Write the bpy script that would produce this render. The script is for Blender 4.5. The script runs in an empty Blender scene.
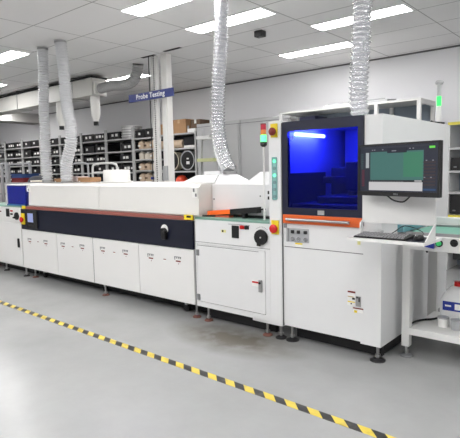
import bpy, bmesh, math, random
from mathutils import Vector, Matrix
random.seed(7)
sc = bpy.context.scene
COL = sc.collection
PI = math.pi

# ------------------------------------------------------------------ camera
FPX, YAW, PITCH, ROLL, H = 497.793, 0.703827, 0.0985066, -0.0204516, 1.5
fw = Vector((-math.sin(YAW)*math.cos(PITCH), math.cos(YAW)*math.cos(PITCH), -math.sin(PITCH)))
r0 = Vector((math.cos(YAW), math.sin(YAW), 0)); u0 = r0.cross(fw)
cr = math.cos(ROLL)*r0 + math.sin(ROLL)*u0
cu = -math.sin(ROLL)*r0 + math.cos(ROLL)*u0
cd = bpy.data.cameras.new('camera'); cam = bpy.data.objects.new('camera', cd); COL.objects.link(cam)
cd.sensor_fit = 'HORIZONTAL'; cd.sensor_width = 36; cd.lens = FPX*36/460
cd.clip_end = 100; cd.clip_start = 0.05
m = Matrix((cr, cu, -fw)).transposed().to_4x4(); m.translation = Vector((0, 0, H)); cam.matrix_world = m
sc.camera = cam

def at(x, y, ax, v):
    """where the sight line of a photo pixel meets the real plane  coordinate[ax] = v"""
    d = fw + cr*((x-230)/FPX) - cu*((y-219)/FPX)
    c = Vector((0, 0, H)); t = (v-c[ax])/d[ax]
    return c + d*t

# ------------------------------------------------------------------ materials
MATS = {}
def srgb(c):
    return tuple(((v/255)/12.92 if v/255 <= .04045 else ((v/255+.055)/1.055)**2.4) for v in c)
def mat(name, rgb, rough=.5, metal=0, emit=0, emit_rgb=None, spec=.5, noise=0, nscale=8, bump=0, bscale=60, coat=0, alpha=None):
    if name in MATS: return MATS[name]
    M = bpy.data.materials.new(name); M.use_nodes = True
    nt = M.node_tree; b = nt.nodes['Principled BSDF']
    c = (*srgb(rgb), 1)
    b.inputs['Base Color'].default_value = c
    b.inputs['Roughness'].default_value = rough; b.inputs['Metallic'].default_value = metal
    b.inputs['Specular IOR Level'].default_value = spec
    if coat: b.inputs['Coat Weight'].default_value = coat; b.inputs['Coat Roughness'].default_value = .1
    if emit:
        b.inputs['Emission Color'].default_value = (*srgb(emit_rgb or rgb), 1)
        b.inputs['Emission Strength'].default_value = emit
    tc = nt.nodes.new('ShaderNodeTexCoord')
    if noise:
        n = nt.nodes.new('ShaderNodeTexNoise'); n.inputs['Scale'].default_value = nscale; n.inputs['Detail'].default_value = 5
        nt.links.new(tc.outputs['Object'], n.inputs['Vector'])
        r = nt.nodes.new('ShaderNodeMapRange'); r.inputs['To Min'].default_value = 1-noise; r.inputs['To Max'].default_value = 1+noise*.5
        nt.links.new(n.outputs['Fac'], r.inputs['Value'])
        mx = nt.nodes.new('ShaderNodeMix'); mx.data_type = 'RGBA'; mx.blend_type = 'MULTIPLY'; mx.inputs[0].default_value = 1
        mx.inputs[6].default_value = c
        cb = nt.nodes.new('ShaderNodeCombineColor')
        for i in range(3): nt.links.new(r.outputs[0], cb.inputs[i])
        nt.links.new(cb.outputs[0], mx.inputs[7]); nt.links.new(mx.outputs[2], b.inputs['Base Color'])
    if bump:
        n2 = nt.nodes.new('ShaderNodeTexNoise'); n2.inputs['Scale'].default_value = bscale
        nt.links.new(tc.outputs['Object'], n2.inputs['Vector'])
        bp = nt.nodes.new('ShaderNodeBump'); bp.inputs['Strength'].default_value = bump; bp.inputs['Distance'].default_value = .01
        nt.links.new(n2.outputs['Fac'], bp.inputs['Height']); nt.links.new(bp.outputs[0], b.inputs['Normal'])
    MATS[name] = M; return M

WHITE = mat('powder_white', (226, 226, 224), .38, noise=.02, nscale=3)
WHITE2 = mat('powder_white_cool', (223, 224, 224), .35, noise=.02)
OFFW = mat('warm_white_cover', (224, 223, 219), .4, noise=.02)
SEAM = mat('seam_grey', (95, 95, 96), .8)  # mid grey for the joint lines between panels
NAVY = mat('navy_panel', (16, 20, 38), .3)
DOORF = mat('dark_navy_frame', (18, 22, 46), .35)
STRIPE = mat('dusty_red_stripe', (150, 88, 78), .45)
ORANGE = mat('orange_enamel', (224, 100, 40), .4)
ORANGE2 = mat('bright_orange_plastic', (255, 110, 30), .4)
BLACK = mat('black_plastic', (14, 14, 16), .45)
BLACK2 = mat('black_rubber', (26, 26, 28), .7)
STEEL = mat('brushed_steel', (170, 170, 170), .3, metal=.85)
CHROME = mat('chrome', (205, 205, 208), .18, metal=1)
YELLOW = mat('safety_yellow', (236, 210, 40), .5)
RED = mat('signal_red', (200, 24, 24), .35)
DRED = mat('dark_red', (120, 24, 20), .4)
GREENB = mat('conveyor_green', (128, 166, 152), .35, noise=.05)
GREYP = mat('grey_plastic', (120, 122, 124), .5)
LGREY = mat('light_grey_metal', (168, 170, 172), .45)
SHELF = mat('galvanised_shelf', (190, 191, 190), .45, metal=.1, noise=.06)
SHELFBACK = mat('dark_grey_shelf_back', (52, 54, 58), .7)
LABEL = mat('paper_label', (235, 235, 232), .7)
BLUE = mat('label_blue', (32, 52, 150), .45)
SIGNB = mat('sign_blue', (18, 40, 118), .4)
CARD = mat('cardboard', (172, 134, 98), .85, noise=.08)
CARDD = mat('brown_cardboard', (112, 92, 76), .9, noise=.08)
BEIGE = mat('beige_bag', (204, 182, 158), .75, noise=.15, nscale=14)
CREAM = mat('cream_bottle', (214, 206, 192), .5, noise=.05)
LOCKER = mat('locker_grey', (186, 187, 188), .45, noise=.02)
BLUEGREY = mat('blue_grey_interior', (140, 152, 164), .55)
GAP = mat('dark_gap', (32, 32, 34), .9)

def floor_mat():
    M = bpy.data.materials.new('epoxy_floor'); M.use_nodes = True; nt = M.node_tree; b = nt.nodes['Principled BSDF']
    tc = nt.nodes.new('ShaderNodeTexCoord')
    n = nt.nodes.new('ShaderNodeTexNoise'); n.inputs['Scale'].default_value = .9; n.inputs['Detail'].default_value = 8; n.inputs['Roughness'].default_value = .65
    nt.links.new(tc.outputs['Object'], n.inputs['Vector'])
    cr_ = nt.nodes.new('ShaderNodeValToRGB')
    cr_.color_ramp.elements[0].position = .3; cr_.color_ramp.elements[0].color = (*srgb((146, 147, 147)), 1)
    cr_.color_ramp.elements[1].position = .75; cr_.color_ramp.elements[1].color = (*srgb((163, 164, 164)), 1)
    nt.links.new(n.outputs['Fac'], cr_.inputs[0])
    # brownish traffic stains in front of the middle cabinet
    mp = nt.nodes.new('ShaderNodeMapping'); mp.vector_type = 'TEXTURE'
    mp.inputs['Location'].default_value = (-2.8, 3.3, 0); mp.inputs['Scale'].default_value = (.8, .4, 1)
    nt.links.new(tc.outputs['Object'], mp.inputs[0])
    g = nt.nodes.new('ShaderNodeTexGradient'); g.gradient_type = 'SPHERICAL'; nt.links.new(mp.outputs[0], g.inputs[0])
    n3 = nt.nodes.new('ShaderNodeTexNoise'); n3.inputs['Scale'].default_value = 6; n3.inputs['Detail'].default_value = 6
    nt.links.new(tc.outputs['Object'], n3.inputs['Vector'])
    mm = nt.nodes.new('ShaderNodeMath'); mm.operation = 'MULTIPLY'; nt.links.new(g.outputs['Fac'], mm.inputs[0]); nt.links.new(n3.outputs['Fac'], mm.inputs[1])
    m4 = nt.nodes.new('ShaderNodeMath'); m4.operation = 'MULTIPLY'; m4.inputs[1].default_value = 2.6; m4.use_clamp = True; nt.links.new(mm.outputs[0], m4.inputs[0])
    mx = nt.nodes.new('ShaderNodeMix'); mx.data_type = 'RGBA'; nt.links.new(m4.outputs[0], mx.inputs[0])
    nt.links.new(cr_.outputs[0], mx.inputs[6]); mx.inputs[7].default_value = (*srgb((104, 100, 92)), 1)
    nt.links.new(mx.outputs[2], b.inputs['Base Color'])
    n2 = nt.nodes.new('ShaderNodeTexNoise'); n2.inputs['Scale'].default_value = 2.5; n2.inputs['Detail'].default_value = 6
    nt.links.new(tc.outputs['Object'], n2.inputs['Vector'])
    b.inputs['Roughness'].default_value = .24
    bp = nt.nodes.new('ShaderNodeBump'); bp.inputs['Strength'].default_value = .03; bp.inputs['Distance'].default_value = .01
    nt.links.new(n2.outputs['Fac'], bp.inputs['Height']); nt.links.new(bp.outputs[0], b.inputs['Normal'])
    b.inputs['Specular IOR Level'].default_value = .4
    return M

def ceiling_mat():
    M = bpy.data.materials.new('ceiling_tile'); M.use_nodes = True; nt = M.node_tree; b = nt.nodes['Principled BSDF']
    b.inputs['Roughness'].default_value = .9
    tc = nt.nodes.new('ShaderNodeTexCoord'); sp = nt.nodes.new('ShaderNodeSeparateXYZ'); nt.links.new(tc.outputs['Object'], sp.inputs[0])
    def line(out, off, per, w):
        a = nt.nodes.new('ShaderNodeMath'); a.operation = 'ADD'; a.inputs[1].default_value = -off+per*40; nt.links.new(out, a.inputs[0])
        q = nt.nodes.new('ShaderNodeMath'); q.operation = 'MODULO'; q.inputs[1].default_value = per; nt.links.new(a.outputs[0], q.inputs[0])
        l = nt.nodes.new('ShaderNodeMath'); l.operation = 'LESS_THAN'; l.inputs[1].default_value = w; nt.links.new(q.outputs[0], l.inputs[0])
        return l.outputs[0]
    lx = line(sp.outputs[0], -4.535, 1.2, .014); ly = line(sp.outputs[1], .520, .667, .014)
    mxm = nt.nodes.new('ShaderNodeMath'); mxm.operation = 'MAXIMUM'; nt.links.new(lx, mxm.inputs[0]); nt.links.new(ly, mxm.inputs[1])
    n = nt.nodes.new('ShaderNodeTexNoise'); n.inputs['Scale'].default_value = .8; nt.links.new(tc.outputs['Object'], n.inputs['Vector'])
    c1 = nt.nodes.new('ShaderNodeValToRGB'); c1.color_ramp.elements[0].color = (*srgb((228, 227, 227)), 1); c1.color_ramp.elements[1].color = (*srgb((238, 237, 237)), 1)
    nt.links.new(n.outputs['Fac'], c1.inputs[0])
    mx = nt.nodes.new('ShaderNodeMix'); mx.data_type = 'RGBA'; nt.links.new(mxm.outputs[0], mx.inputs[0])
    nt.links.new(c1.outputs[0], mx.inputs[6]); mx.inputs[7].default_value = (*srgb((165, 163, 163)), 1)
    nt.links.new(mx.outputs[2], b.inputs['Base Color'])
    return M

def tape_mat():
    M = bpy.data.materials.new('hazard_tape'); M.use_nodes = True; nt = M.node_tree; b = nt.nodes['Principled BSDF']
    tc = nt.nodes.new('ShaderNodeTexCoord'); sp = nt.nodes.new('ShaderNodeSeparateXYZ'); nt.links.new(tc.outputs['Object'], sp.inputs[0])
    a = nt.nodes.new('ShaderNodeMath'); a.operation = 'ADD'; nt.links.new(sp.outputs[0], a.inputs[0]); nt.links.new(sp.outputs[1], a.inputs[1])
    a2 = nt.nodes.new('ShaderNodeMath'); a2.operation = 'ADD'; a2.inputs[1].default_value = 20; nt.links.new(a.outputs[0], a2.inputs[0])
    q = nt.nodes.new('ShaderNodeMath'); q.operation = 'MODULO'; q.inputs[1].default_value = .17; nt.links.new(a2.outputs[0], q.inputs[0])
    l = nt.nodes.new('ShaderNodeMath'); l.operation = 'LESS_THAN'; l.inputs[1].default_value = .085; nt.links.new(q.outputs[0], l.inputs[0])
    n = nt.nodes.new('ShaderNodeTexNoise'); n.inputs['Scale'].default_value = 9; n.inputs['Detail'].default_value = 6; nt.links.new(tc.outputs['Object'], n.inputs['Vector'])
    y = nt.nodes.new('ShaderNodeValToRGB'); y.color_ramp.elements[0].position = .25; y.color_ramp.elements[0].color = (*srgb((176, 156, 70)), 1); y.color_ramp.elements[1].position = .5; y.color_ramp.elements[1].color = (*srgb((218, 194, 72)), 1)
    nt.links.new(n.outputs['Fac'], y.inputs[0])
    k = nt.nodes.new('ShaderNodeValToRGB'); k.color_ramp.elements[0].position = .3; k.color_ramp.elements[0].color = (*srgb((80, 78, 72)), 1); k.color_ramp.elements[1].position = .45; k.color_ramp.elements[1].color = (*srgb((42, 42, 42)), 1)
    nt.links.new(n.outputs['Fac'], k.inputs[0])
    mx = nt.nodes.new('ShaderNodeMix'); mx.data_type = 'RGBA'; nt.links.new(l.outputs[0], mx.inputs[0]); nt.links.new(y.outputs[0], mx.inputs[6]); nt.links.new(k.outputs[0], mx.inputs[7])
    nt.links.new(mx.outputs[2], b.inputs['Base Color']); b.inputs['Roughness'].default_value = .35
    return M

def foil_mat(name, rgb, metal, rough, trans, scale, bump):
    M = bpy.data.materials.new(name); M.use_nodes = True; nt = M.node_tree; b = nt.nodes['Principled BSDF']; out = nt.nodes['Material Output']
    b.inputs['Base Color'].default_value = (*srgb(rgb), 1); b.inputs['Metallic'].default_value = metal; b.inputs['Roughness'].default_value = rough
    tc = nt.nodes.new('ShaderNodeTexCoord'); v = nt.nodes.new('ShaderNodeTexVoronoi'); v.inputs['Scale'].default_value = scale
    nt.links.new(tc.outputs['Object'], v.inputs['Vector'])
    bp = nt.nodes.new('ShaderNodeBump'); bp.inputs['Strength'].default_value = bump; bp.inputs['Distance'].default_value = .01
    nt.links.new(v.outputs['Distance'], bp.inputs['Height']); nt.links.new(bp.outputs[0], b.inputs['Normal'])
    if trans:
        t = nt.nodes.new('ShaderNodeBsdfTransparent'); mx = nt.nodes.new('ShaderNodeMixShader'); mx.inputs[0].default_value = trans
        nt.links.new(b.outputs[0], mx.inputs[1]); nt.links.new(t.outputs[0], mx.inputs[2]); nt.links.new(mx.outputs[0], out.inputs[0])
    return M

def tint_pane_mat(name, tint, gloss):
    M = bpy.data.materials.new(name); M.use_nodes = True; nt = M.node_tree; out = nt.nodes['Material Output']
    nt.nodes.remove(nt.nodes['Principled BSDF'])
    t = nt.nodes.new('ShaderNodeBsdfTransparent'); t.inputs[0].default_value = (*tint, 1)
    g = nt.nodes.new('ShaderNodeBsdfGlossy'); g.inputs['Roughness'].default_value = .03; g.inputs[0].default_value = (*gloss, 1)
    f = nt.nodes.new('ShaderNodeFresnel'); f.inputs[0].default_value = 1.45
    mx = nt.nodes.new('ShaderNodeMixShader'); nt.links.new(f.outputs[0], mx.inputs[0]); nt.links.new(t.outputs[0], mx.inputs[1]); nt.links.new(g.outputs[0], mx.inputs[2])
    nt.links.new(mx.outputs[0], out.inputs[0]); return M

FLOOR, CEIL, TAPE = floor_mat(), ceiling_mat(), tape_mat()
FOIL = foil_mat('aluminium_foil_hose', (232, 233, 236), .8, .25, .05, 60, .45)
PLHOSE = foil_mat('white_ribbed_hose', (222, 223, 225), .3, .3, .05, 50, .25)
GREYHOSE = foil_mat('grey_foil_hose', (168, 168, 168), .3, .35, 0, 40, .2)
PANE = tint_pane_mat('blue_tinted_acrylic', (.13, .16, .96), (.25, .3, 1))
PANE2 = foil_mat('deep_blue_acrylic', (30, 42, 158), 0, .12, .3, 2, 0)

# ------------------------------------------------------------------ mesh helpers (world coordinates)
class B:
    def __init__(s): s.bm = bmesh.new()
    def box(s, x0, x1, y0, y1, z0, z1, bev=0):
        if x0 > x1: x0, x1 = x1, x0
        if y0 > y1: y0, y1 = y1, y0
        if z0 > z1: z0, z1 = z1, z0
        t = bmesh.new(); bmesh.ops.create_cube(t, size=1)
        for v in t.verts: v.co = Vector(((x0+x1)/2+v.co.x*(x1-x0), (y0+y1)/2+v.co.y*(y1-y0), (z0+z1)/2+v.co.z*(z1-z0)))
        if bev: bmesh.ops.bevel(t, geom=t.edges[:], offset=bev, segments=2, affect='EDGES', profile=.5)
        return s.merge(t)
    def merge(s, t, M=None):
        if M: bmesh.ops.transform(t, matrix=M, verts=t.verts[:])
        me = bpy.data.meshes.new('tmp'); t.to_mesh(me); t.free(); s.bm.from_mesh(me); bpy.data.meshes.remove(me); return s
    def hexa(s, p):  # 8 points: bottom 4 ccw, top 4
        vs = [s.bm.verts.new(Vector(q)) for q in p]
        for f in ((3, 2, 1, 0), (4, 5, 6, 7), (0, 1, 5, 4), (1, 2, 6, 5), (2, 3, 7, 6), (3, 0, 4, 7)): s.bm.faces.new([vs[i] for i in f])
        return s
    def cyl(s, p, q, r, r2=None, seg=20):
        p, q = Vector(p), Vector(q); d = q-p; t = bmesh.new()
        bmesh.ops.create_cone(t, cap_ends=True, segments=seg, radius1=r, radius2=r if r2 is None else r2, depth=d.length)
        return s.merge(t, Matrix.Translation((p+q)/2) @ d.to_track_quat('Z', 'Y').to_matrix().to_4x4())
    def ball(s, c, r, sx=1, sy=1, sz=1):
        t = bmesh.new(); bmesh.ops.create_uvsphere(t, u_segments=16, v_segments=10, radius=r)
        return s.merge(t, Matrix.Translation(Vector(c)) @ Matrix.Diagonal((sx, sy, sz, 1)))
    def lathe(s, c, prof, seg=24, axis='Z'):
        t = bmesh.new(); rings = []
        for r, z in prof:
            rings.append([t.verts.new((r*math.cos(2*PI*i/seg), r*math.sin(2*PI*i/seg), z)) for i in range(seg)])
        for a, b in zip(rings, rings[1:]):
            for i in range(seg): t.faces.new((a[i], a[(i+1) % seg], b[(i+1) % seg], b[i]))
        t.faces.new(rings[0][::-1]); t.faces.new(rings[-1])
        M = Matrix.Translation(Vector(c))
        if axis == 'Y': M = M @ Matrix.Rotation(PI/2, 4, 'X')
        return s.merge(t, M)
    def tube(s, pts, r, seg=10, closed_ends=True, rfun=None, sub=6, catmull=True):
        P = [Vector(p) for p in pts]
        if catmull and len(P) > 2:
            Q = []; E = [P[0]*2-P[1]]+P+[P[-1]*2-P[-2]]
            for i in range(1, len(E)-2):
                a, b, c, d = E[i-1:i+3]
                for k in range(sub):
                    t = k/sub
                    Q.append(.5*((2*b)+(c-a)*t+(2*a-5*b+4*c-d)*t*t+(3*b-a-3*c+d)*t**3))
            Q.append(P[-1]); P = Q
        up = Vector((0, 1, 0)); rings = []; L = 0
        for i, p in enumerate(P):
            d = (P[min(i+1, len(P)-1)]-P[max(i-1, 0)]).normalized()
            if i: L += (p-P[i-1]).length
            if abs(d.dot(up)) > .95: up = Vector((1, 0, 0))
            n = (up-d*up.dot(d)).normalized(); up = n; b = d.cross(n)
            rr = rfun(L, 0) if rfun else r
            rings.append([s.bm.verts.new(p+(n*math.cos(2*PI*k/seg)+b*math.sin(2*PI*k/seg))*rr) for k in range(seg)])
        for a, b in zip(rings, rings[1:]):
            for i in range(seg): s.bm.faces.new((a[i], a[(i+1) % seg], b[(i+1) % seg], b[i]))
        if closed_ends: s.bm.faces.new(rings[0][::-1]); s.bm.faces.new(rings[-1])
        return s

def mk(name, b, material, parent=None, origin=None, smooth=False, label=None):
    bm = b.bm if isinstance(b, B) else b
    bmesh.ops.recalc_face_normals(bm, faces=bm.faces[:])
    me = bpy.data.meshes.new(name)
    o = bpy.data.objects.new(name, me); COL.objects.link(o)
    off = Vector((0, 0, 0))
    if parent is not None:
        root = parent
        while root.parent: root = root.parent
        off = Vector(root.location); o.parent = parent
        R = Matrix.Rotation(-root.rotation_euler.z, 4, 'Z')
        bmesh.ops.transform(bm, matrix=R @ Matrix.Translation(-off), verts=bm.verts[:])
    elif origin is not None:
        off = Vector(origin); o.location = off
        bmesh.ops.translate(bm, vec=-off, verts=bm.verts[:])
    bm.to_mesh(me); bm.free()
    me.materials.append(material)
    if smooth:
        for f in me.polygons: f.use_smooth = True
        try: me.set_sharp_from_angle(angle=math.radians(40))
        except Exception: pass
    if label: o['label'] = label
    return o
def thing(name, label, cat, loc, group=None, rot=0):
    o = bpy.data.objects.new(name, None); COL.objects.link(o); o.location = loc; o.rotation_euler = (0, 0, rot); o.empty_display_size = .1
    o['label'] = label; o['category'] = cat
    if group: o['group'] = group
    return o
def tag(o, label, cat, group=None):
    o['label'] = label; o['category'] = cat
    if group: o['group'] = group
    return o
def struct(name, b, material, smooth=False):
    o = mk(name, b, material, smooth=smooth); o['kind'] = 'structure'; return o
def box(*a, **k): return B().box(*a, **k)

def text_mesh(name, txt, size, M, material, parent, extrude=.001):
    cu_ = bpy.data.curves.new('t', 'FONT'); cu_.body = txt; cu_.size = size; cu_.offset = size*.012; cu_.space_character = 1.08; cu_.extrude = extrude; cu_.align_x = 'CENTER'; cu_.align_y = 'CENTER'
    to = bpy.data.objects.new('t', cu_); COL.objects.link(to)
    bpy.context.view_layer.update()
    me = bpy.data.meshes.new_from_object(to.evaluated_get(bpy.context.evaluated_depsgraph_get()))
    bpy.data.objects.remove(to); bpy.data.curves.remove(cu_)
    b = B(); b.bm.from_mesh(me); bpy.data.meshes.remove(me); bmesh.ops.transform(b.bm, matrix=M, verts=b.bm.verts[:])
    return mk(name, b, material, parent)
FRONT = Matrix.Rotation(PI/2, 4, 'X')   # text upright, facing -Y

# ------------------------------------------------------------------ room
CZ, XL, XR, YB, YN = 3.26, -19.0, 4.5, 7.97, -4.5
struct('floor', box(XL, XR, YN, YB, -.1, 0), FLOOR)
struct('ceiling', box(XL, XR, YN, YB, CZ, CZ+.1), CEIL)
WALL = mat('painted_wall', (240, 240, 242), .8, noise=.03, nscale=1)
struct('wall_back', box(XL, XR, YB, YB+.1, 0, CZ), WALL)
struct('wall_front', box(XL, XR, YN-.1, YN, 0, CZ), WALL)
struct('wall_left', box(XL-.1, XL, YN, YB, 0, CZ), WALL)
struct('wall_right', box(XR, XR+.1, YN, YB, 0, CZ), WALL)
struct('trim_cornice', box(XL, XR, YB-.02, YB, CZ-.022, CZ), mat('cornice_grey', (110, 110, 112), .8))  # grey strip where the back wall meets the ceiling
struct('trim_bulkhead', box(-14.6, -13.97, 5.8, YB-.021, 3.0, CZ), mat('bulkhead_paint', (176, 175, 172), .8))

# white taped hazard line on the floor
tf = lambda x, d: 2.553-.0149*(x+1.07)+d
t = mk('floor_tape', B().hexa([(-9.5, tf(-9.5, -.034), 0), (.6, tf(.6, -.034), 0), (.6, tf(.6, .034), 0), (-9.5, tf(-9.5, .034), 0), (-9.5, tf(-9.5, -.034), .0015), (.6, tf(.6, -.034), .0015), (.6, tf(.6, .034), .0015), (-9.5, tf(-9.5, .034), .0015)]), TAPE)
tag(t, 'yellow and black striped hazard tape running along the grey floor', 'tape')

# ceiling lights
LIT = mat('light_diffuser', (255, 253, 248), .5, emit=24, emit_rgb=(255, 253, 252))
FRAME = mat('light_frame', (225, 225, 225), .5)
lights = [
 (-4.535, 3.55, 'ceiling light at the top edge of the photo, nearest the camera'),
 (-4.535, 4.54, 'ceiling light whose left end is above the blue sign and foil hose'),
 (-3.335, 5.53, 'ceiling light at upper right, passing behind the rightmost foil hose'),
 (-4.535, 6.57, 'smaller looking ceiling light at right, just above the back wall'),
 (-8.24, 3.57, 'ceiling light at the left edge of the photo'),
 (-8.3, 5.95, 'ceiling light seen behind the grey bent duct and blue sign'),
 (-10.95, 4.54, 'far left ceiling light, a sliver at the edge above the ductwork')]
hidden = [(-13.1, 5.6), (-12.0, 3.57), (-15.6, 6.2), (-15.6, 3.6), (-.93, 3.55), (-.93, 5.53), (-8.2, 1.6), (-4.535, 1.6), (-.93, 1.6), (-6.4, .3), (-2.7, .3), (-10, .3), (-.93, .3), (-8.2, .3), (-4.535, .3), (-2.7, -.9), (-6.4, -.9), (-12.2, 2.6), (-4.535, -.6), (-.93, -.6), (-8.2, -.6), (-4.5, -3), (-.93, -3), (2.2, 1.6), (2.2, 4.54), (2.2, -1.6), (-14.3, 6.57), (-13, -1)]  # unseen panels added behind and beside the view to brighten fronts and walls
for x, y, lb in lights+[(a, b_, None) for a, b_ in hidden]:
    L = thing('ceiling_light', lb or 'unseen ceiling panel added to brighten the room', 'ceiling light', (x+.6, y+.15, CZ-.02), 'recessed ceiling light panels')
    mk('diffuser', box(x+.01, x+1.17, y+.01, y+.29, CZ-.006, CZ-.001), LIT, L)
    f = B(); f.box(x, x+1.18, y, y+.01, CZ-.009, CZ-.0005); f.box(x, x+1.18, y+.29, y+.30, CZ-.009, CZ-.0005); f.box(x, x+.01, y+.01, y+.29, CZ-.009, CZ-.0005); f.box(x+1.17, x+1.18, y+.01, y+.29, CZ-.009, CZ-.0005)
    mk('frame', f, FRAME, L)
# ceiling sensor
p = at(260, 31, 2, CZ)
s_ = thing('ceiling_sensor', 'small square black sensor fixed flat to the ceiling tiles', 'sensor', p)
mk('housing', box(p.x-.06, p.x+.06, p.y-.05, p.y+.05, CZ-.075, CZ-.001, bev=.006), BLACK, s_)
mk('lens', B().cyl((p.x, p.y, CZ-.082), (p.x, p.y, CZ-.075), .02), GREYP, s_)

# ------------------------------------------------------------------ ductwork
DU = thing('air_duct', 'long rectangular white air duct under the ceiling at left', 'duct', (-9.9, 5.5, 2.88))
dm = mat('duct_white', (196, 195, 190), .4)
for i, (a, b_) in enumerate(((-14.5, -12.9), (-12.88, -10.42), (-10.4, -8.32), (-8.3, -7.7))):
    mk('duct_section', box(a, b_, 5.34, 5.66, 2.88, 3.185, bev=.004), dm, DU)
mk('flange', box(-14.5, -7.69, 5.33, 5.67, 3.185, 3.21), GAP, DU)  # dark strip standing in for the shaded gap above the duct
mk('hanger', B().box(-12.9, -12.88, 5.33, 5.67, 2.87, 3.255).box(-10.42, -10.4, 5.33, 5.67, 2.87, 3.255).box(-8.32, -8.3, 5.33, 5.67, 2.87, 3.255), STEEL, DU)
mk('end_collar', box(-7.7, -7.66, 5.38, 5.62, 2.9, 3.12, bev=.004), OFFW, DU)
for x, z0 in ((-7.84, 2.38), (-9.0, 2.38)):
    sp_ = thing('duct_spout', 'white tapered spout hanging from the end of the ceiling duct' if x > -8 else 'white tapered spout under the duct, partly hidden by a foil hose', 'spout', (x, 5.5, z0))
    mk('spout_body', B().lathe((x, 5.5, 0), ((.085, 2.88), (.085, 2.62), (.08, 2.54), (.052, 2.46), (.048, 2.43))), OFFW, sp_, smooth=True)
    mk('nozzle', B().cyl((x, 5.5, z0-.02), (x, 5.5, 2.43), .045), BLACK2, sp_, smooth=True)

def hose(name, lb, pts, r, material, pitch, amp, collar=None, sub=None, ends=None):
    pts = [Vector(p) for p in pts]; Ltot = sum((a-b_).length for a, b_ in zip(pts, pts[1:]))
    sb = sub or max(4, int(Ltot/(len(pts)-1)/(pitch/5)))
    P = []; E = [pts[0]*2-pts[1]]+pts+[pts[-1]*2-pts[-2]]
    for i in range(1, len(E)-2):
        a, b_, c, d = E[i-1:i+3]
        for k in range(40):
            t = k/40; P.append(.5*((2*b_)+(c-a)*t+(2*a-5*b_+4*c-d)*t*t+(3*b_-a-3*c+d)*t**3))
    P.append(pts[-1]); Q = [P[0]]; acc = 0; step = pitch/6
    for a, b_ in zip(P, P[1:]):
        seg_ = (b_-a).length; pos = step-acc
        while pos <= seg_: Q.append(a.lerp(b_, pos/seg_)); pos += step
        acc = (acc+seg_) % step
    root = thing(name, lb, 'hose', pts[-1])
    mk('ribbed_skin', B().tube(Q, r, seg=22, catmull=False, rfun=lambda L, k: r+amp*math.sin(2*PI*L/pitch)+amp*.5*math.sin(4*PI*L/pitch+.6)), material, root, smooth=True)
    if ends:
        for q in ends:
            mk('clamp', B().cyl((q[0], q[1], q[2]), (q[0], q[1], q[2]+.03), r*1.08), STEEL, root, smooth=True)
    return root
hose('exhaust_hose', 'leftmost white ribbed hose dropping straight from ceiling to oven', [(-6.60, 3.80, 3.255), (-6.61, 3.80, 2.9), (-6.65, 3.8, 2.5), (-6.665, 3.8, 1.85), (-6.66, 3.8, 1.375)], .069, PLHOSE, .034, .009, ends=[(-6.66, 3.8, 1.372), (-6.60, 3.8, 3.223)])
hose('exhaust_hose', 'second white ribbed hose from left, kinked above the oven', [(-6.11, 3.78, 3.255), (-6.08, 3.79, 2.875), (-6.07, 3.8, 2.45), (-5.99, 3.8, 2.1), (-6.02, 3.8, 1.88), (-6.15, 3.8, 1.62), (-6.16, 3.8, 1.375)], .073, PLHOSE, .034, .009, ends=[(-6.16, 3.8, 1.372), (-6.11, 3.78, 3.223)])
hose('exhaust_hose', 'silver foil hose curving down onto the white hood in the middle', [(-3.44, 3.98, 3.255), (-3.455, 3.98, 2.8), (-3.495, 3.97, 2.35), (-3.50, 3.96, 1.98), (-3.455, 3.94, 1.75), (-3.375, 3.91, 1.60), (-3.29, 3.89, 1.49)], .068, FOIL, .036, .011, ends=[(-3.285, 3.885, 1.457)])
hose('exhaust_hose', 'rightmost silver foil hose rising from the blue windowed machine', [(-1.97, 4.15, 3.255), (-1.98, 4.15, 2.8), (-2.0, 4.15, 2.4), (-2.01, 4.15, 2.15), (-1.99, 4.15, 1.9)], .075, FOIL, .042, .011, ends=[(-1.99, 4.15, 1.888)])
e0 = at(98, 86, 1, 5.5)
hose('bent_duct', 'grey flexible duct bending from the ceiling to the white duct end', [at(138, 64, 2, 3.255), at(137.3, 70, 1, 5.46), at(135.5, 77, 1, 5.47), at(131, 82.5, 1, 5.48), at(123, 85, 1, 5.49), at(112, 85.5, 1, 5.5), Vector((-7.655, 5.5, 3.0))], .085, GREYHOSE, .05, .006)

# ------------------------------------------------------------------ column, strut, hanging sign
c_ = thing('service_column', 'white square post rising to the ceiling behind the sign', 'post', (-5.69, 5.28, 0))
mk('column_casing', box(-5.755, -5.63, 5.23, 5.34, 0, 3.255, bev=.006), OFFW, c_)
mk('cover_strip', box(-5.73, -5.655, 5.222, 5.23, 1.4, 2.5), WHITE, c_)
mk('junction_box', box(-5.74, -5.645, 5.19, 5.2215, 1.36, 1.58, bev=.004), LGREY, c_)
s2 = thing('strut_channel', 'slotted steel strut channel beside the white column', 'channel', (-5.92, 5.28, 0))
mk('channel', B().box(-5.985, -5.865, 5.26, 5.29, 0, 3.255).box(-5.985, -5.97, 5.235, 5.26, 0, 3.255).box(-5.88, -5.865, 5.235, 5.26, 0, 3.255), WHITE, s2)
sl = B()
for i in range(60): sl.box(-5.955, -5.935, 5.257, 5.26, 1.3+i*.033, 1.318+i*.033)
mk('slot', sl, GAP, s2)
mk('cable', B().tube([(-6.01, 5.22, 3.25), (-6.005, 5.22, 2.4), (-6.0, 5.22, 1.0)], .008), BLACK, s2, label='black cable running down the channel')
struct('trim_ceiling_gap', B().box(-6.15, -5.85, 5.18, 5.24, CZ-.004, CZ-.0005).box(-5.6, -5.25, 5.14, 5.2, CZ-.004, CZ-.0005), GAP)
sg = thing('hanging_sign', 'long blue sign reading Probe Testing mounted across the white column', 'sign', (-5.87, 5.12, 2.585))
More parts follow.
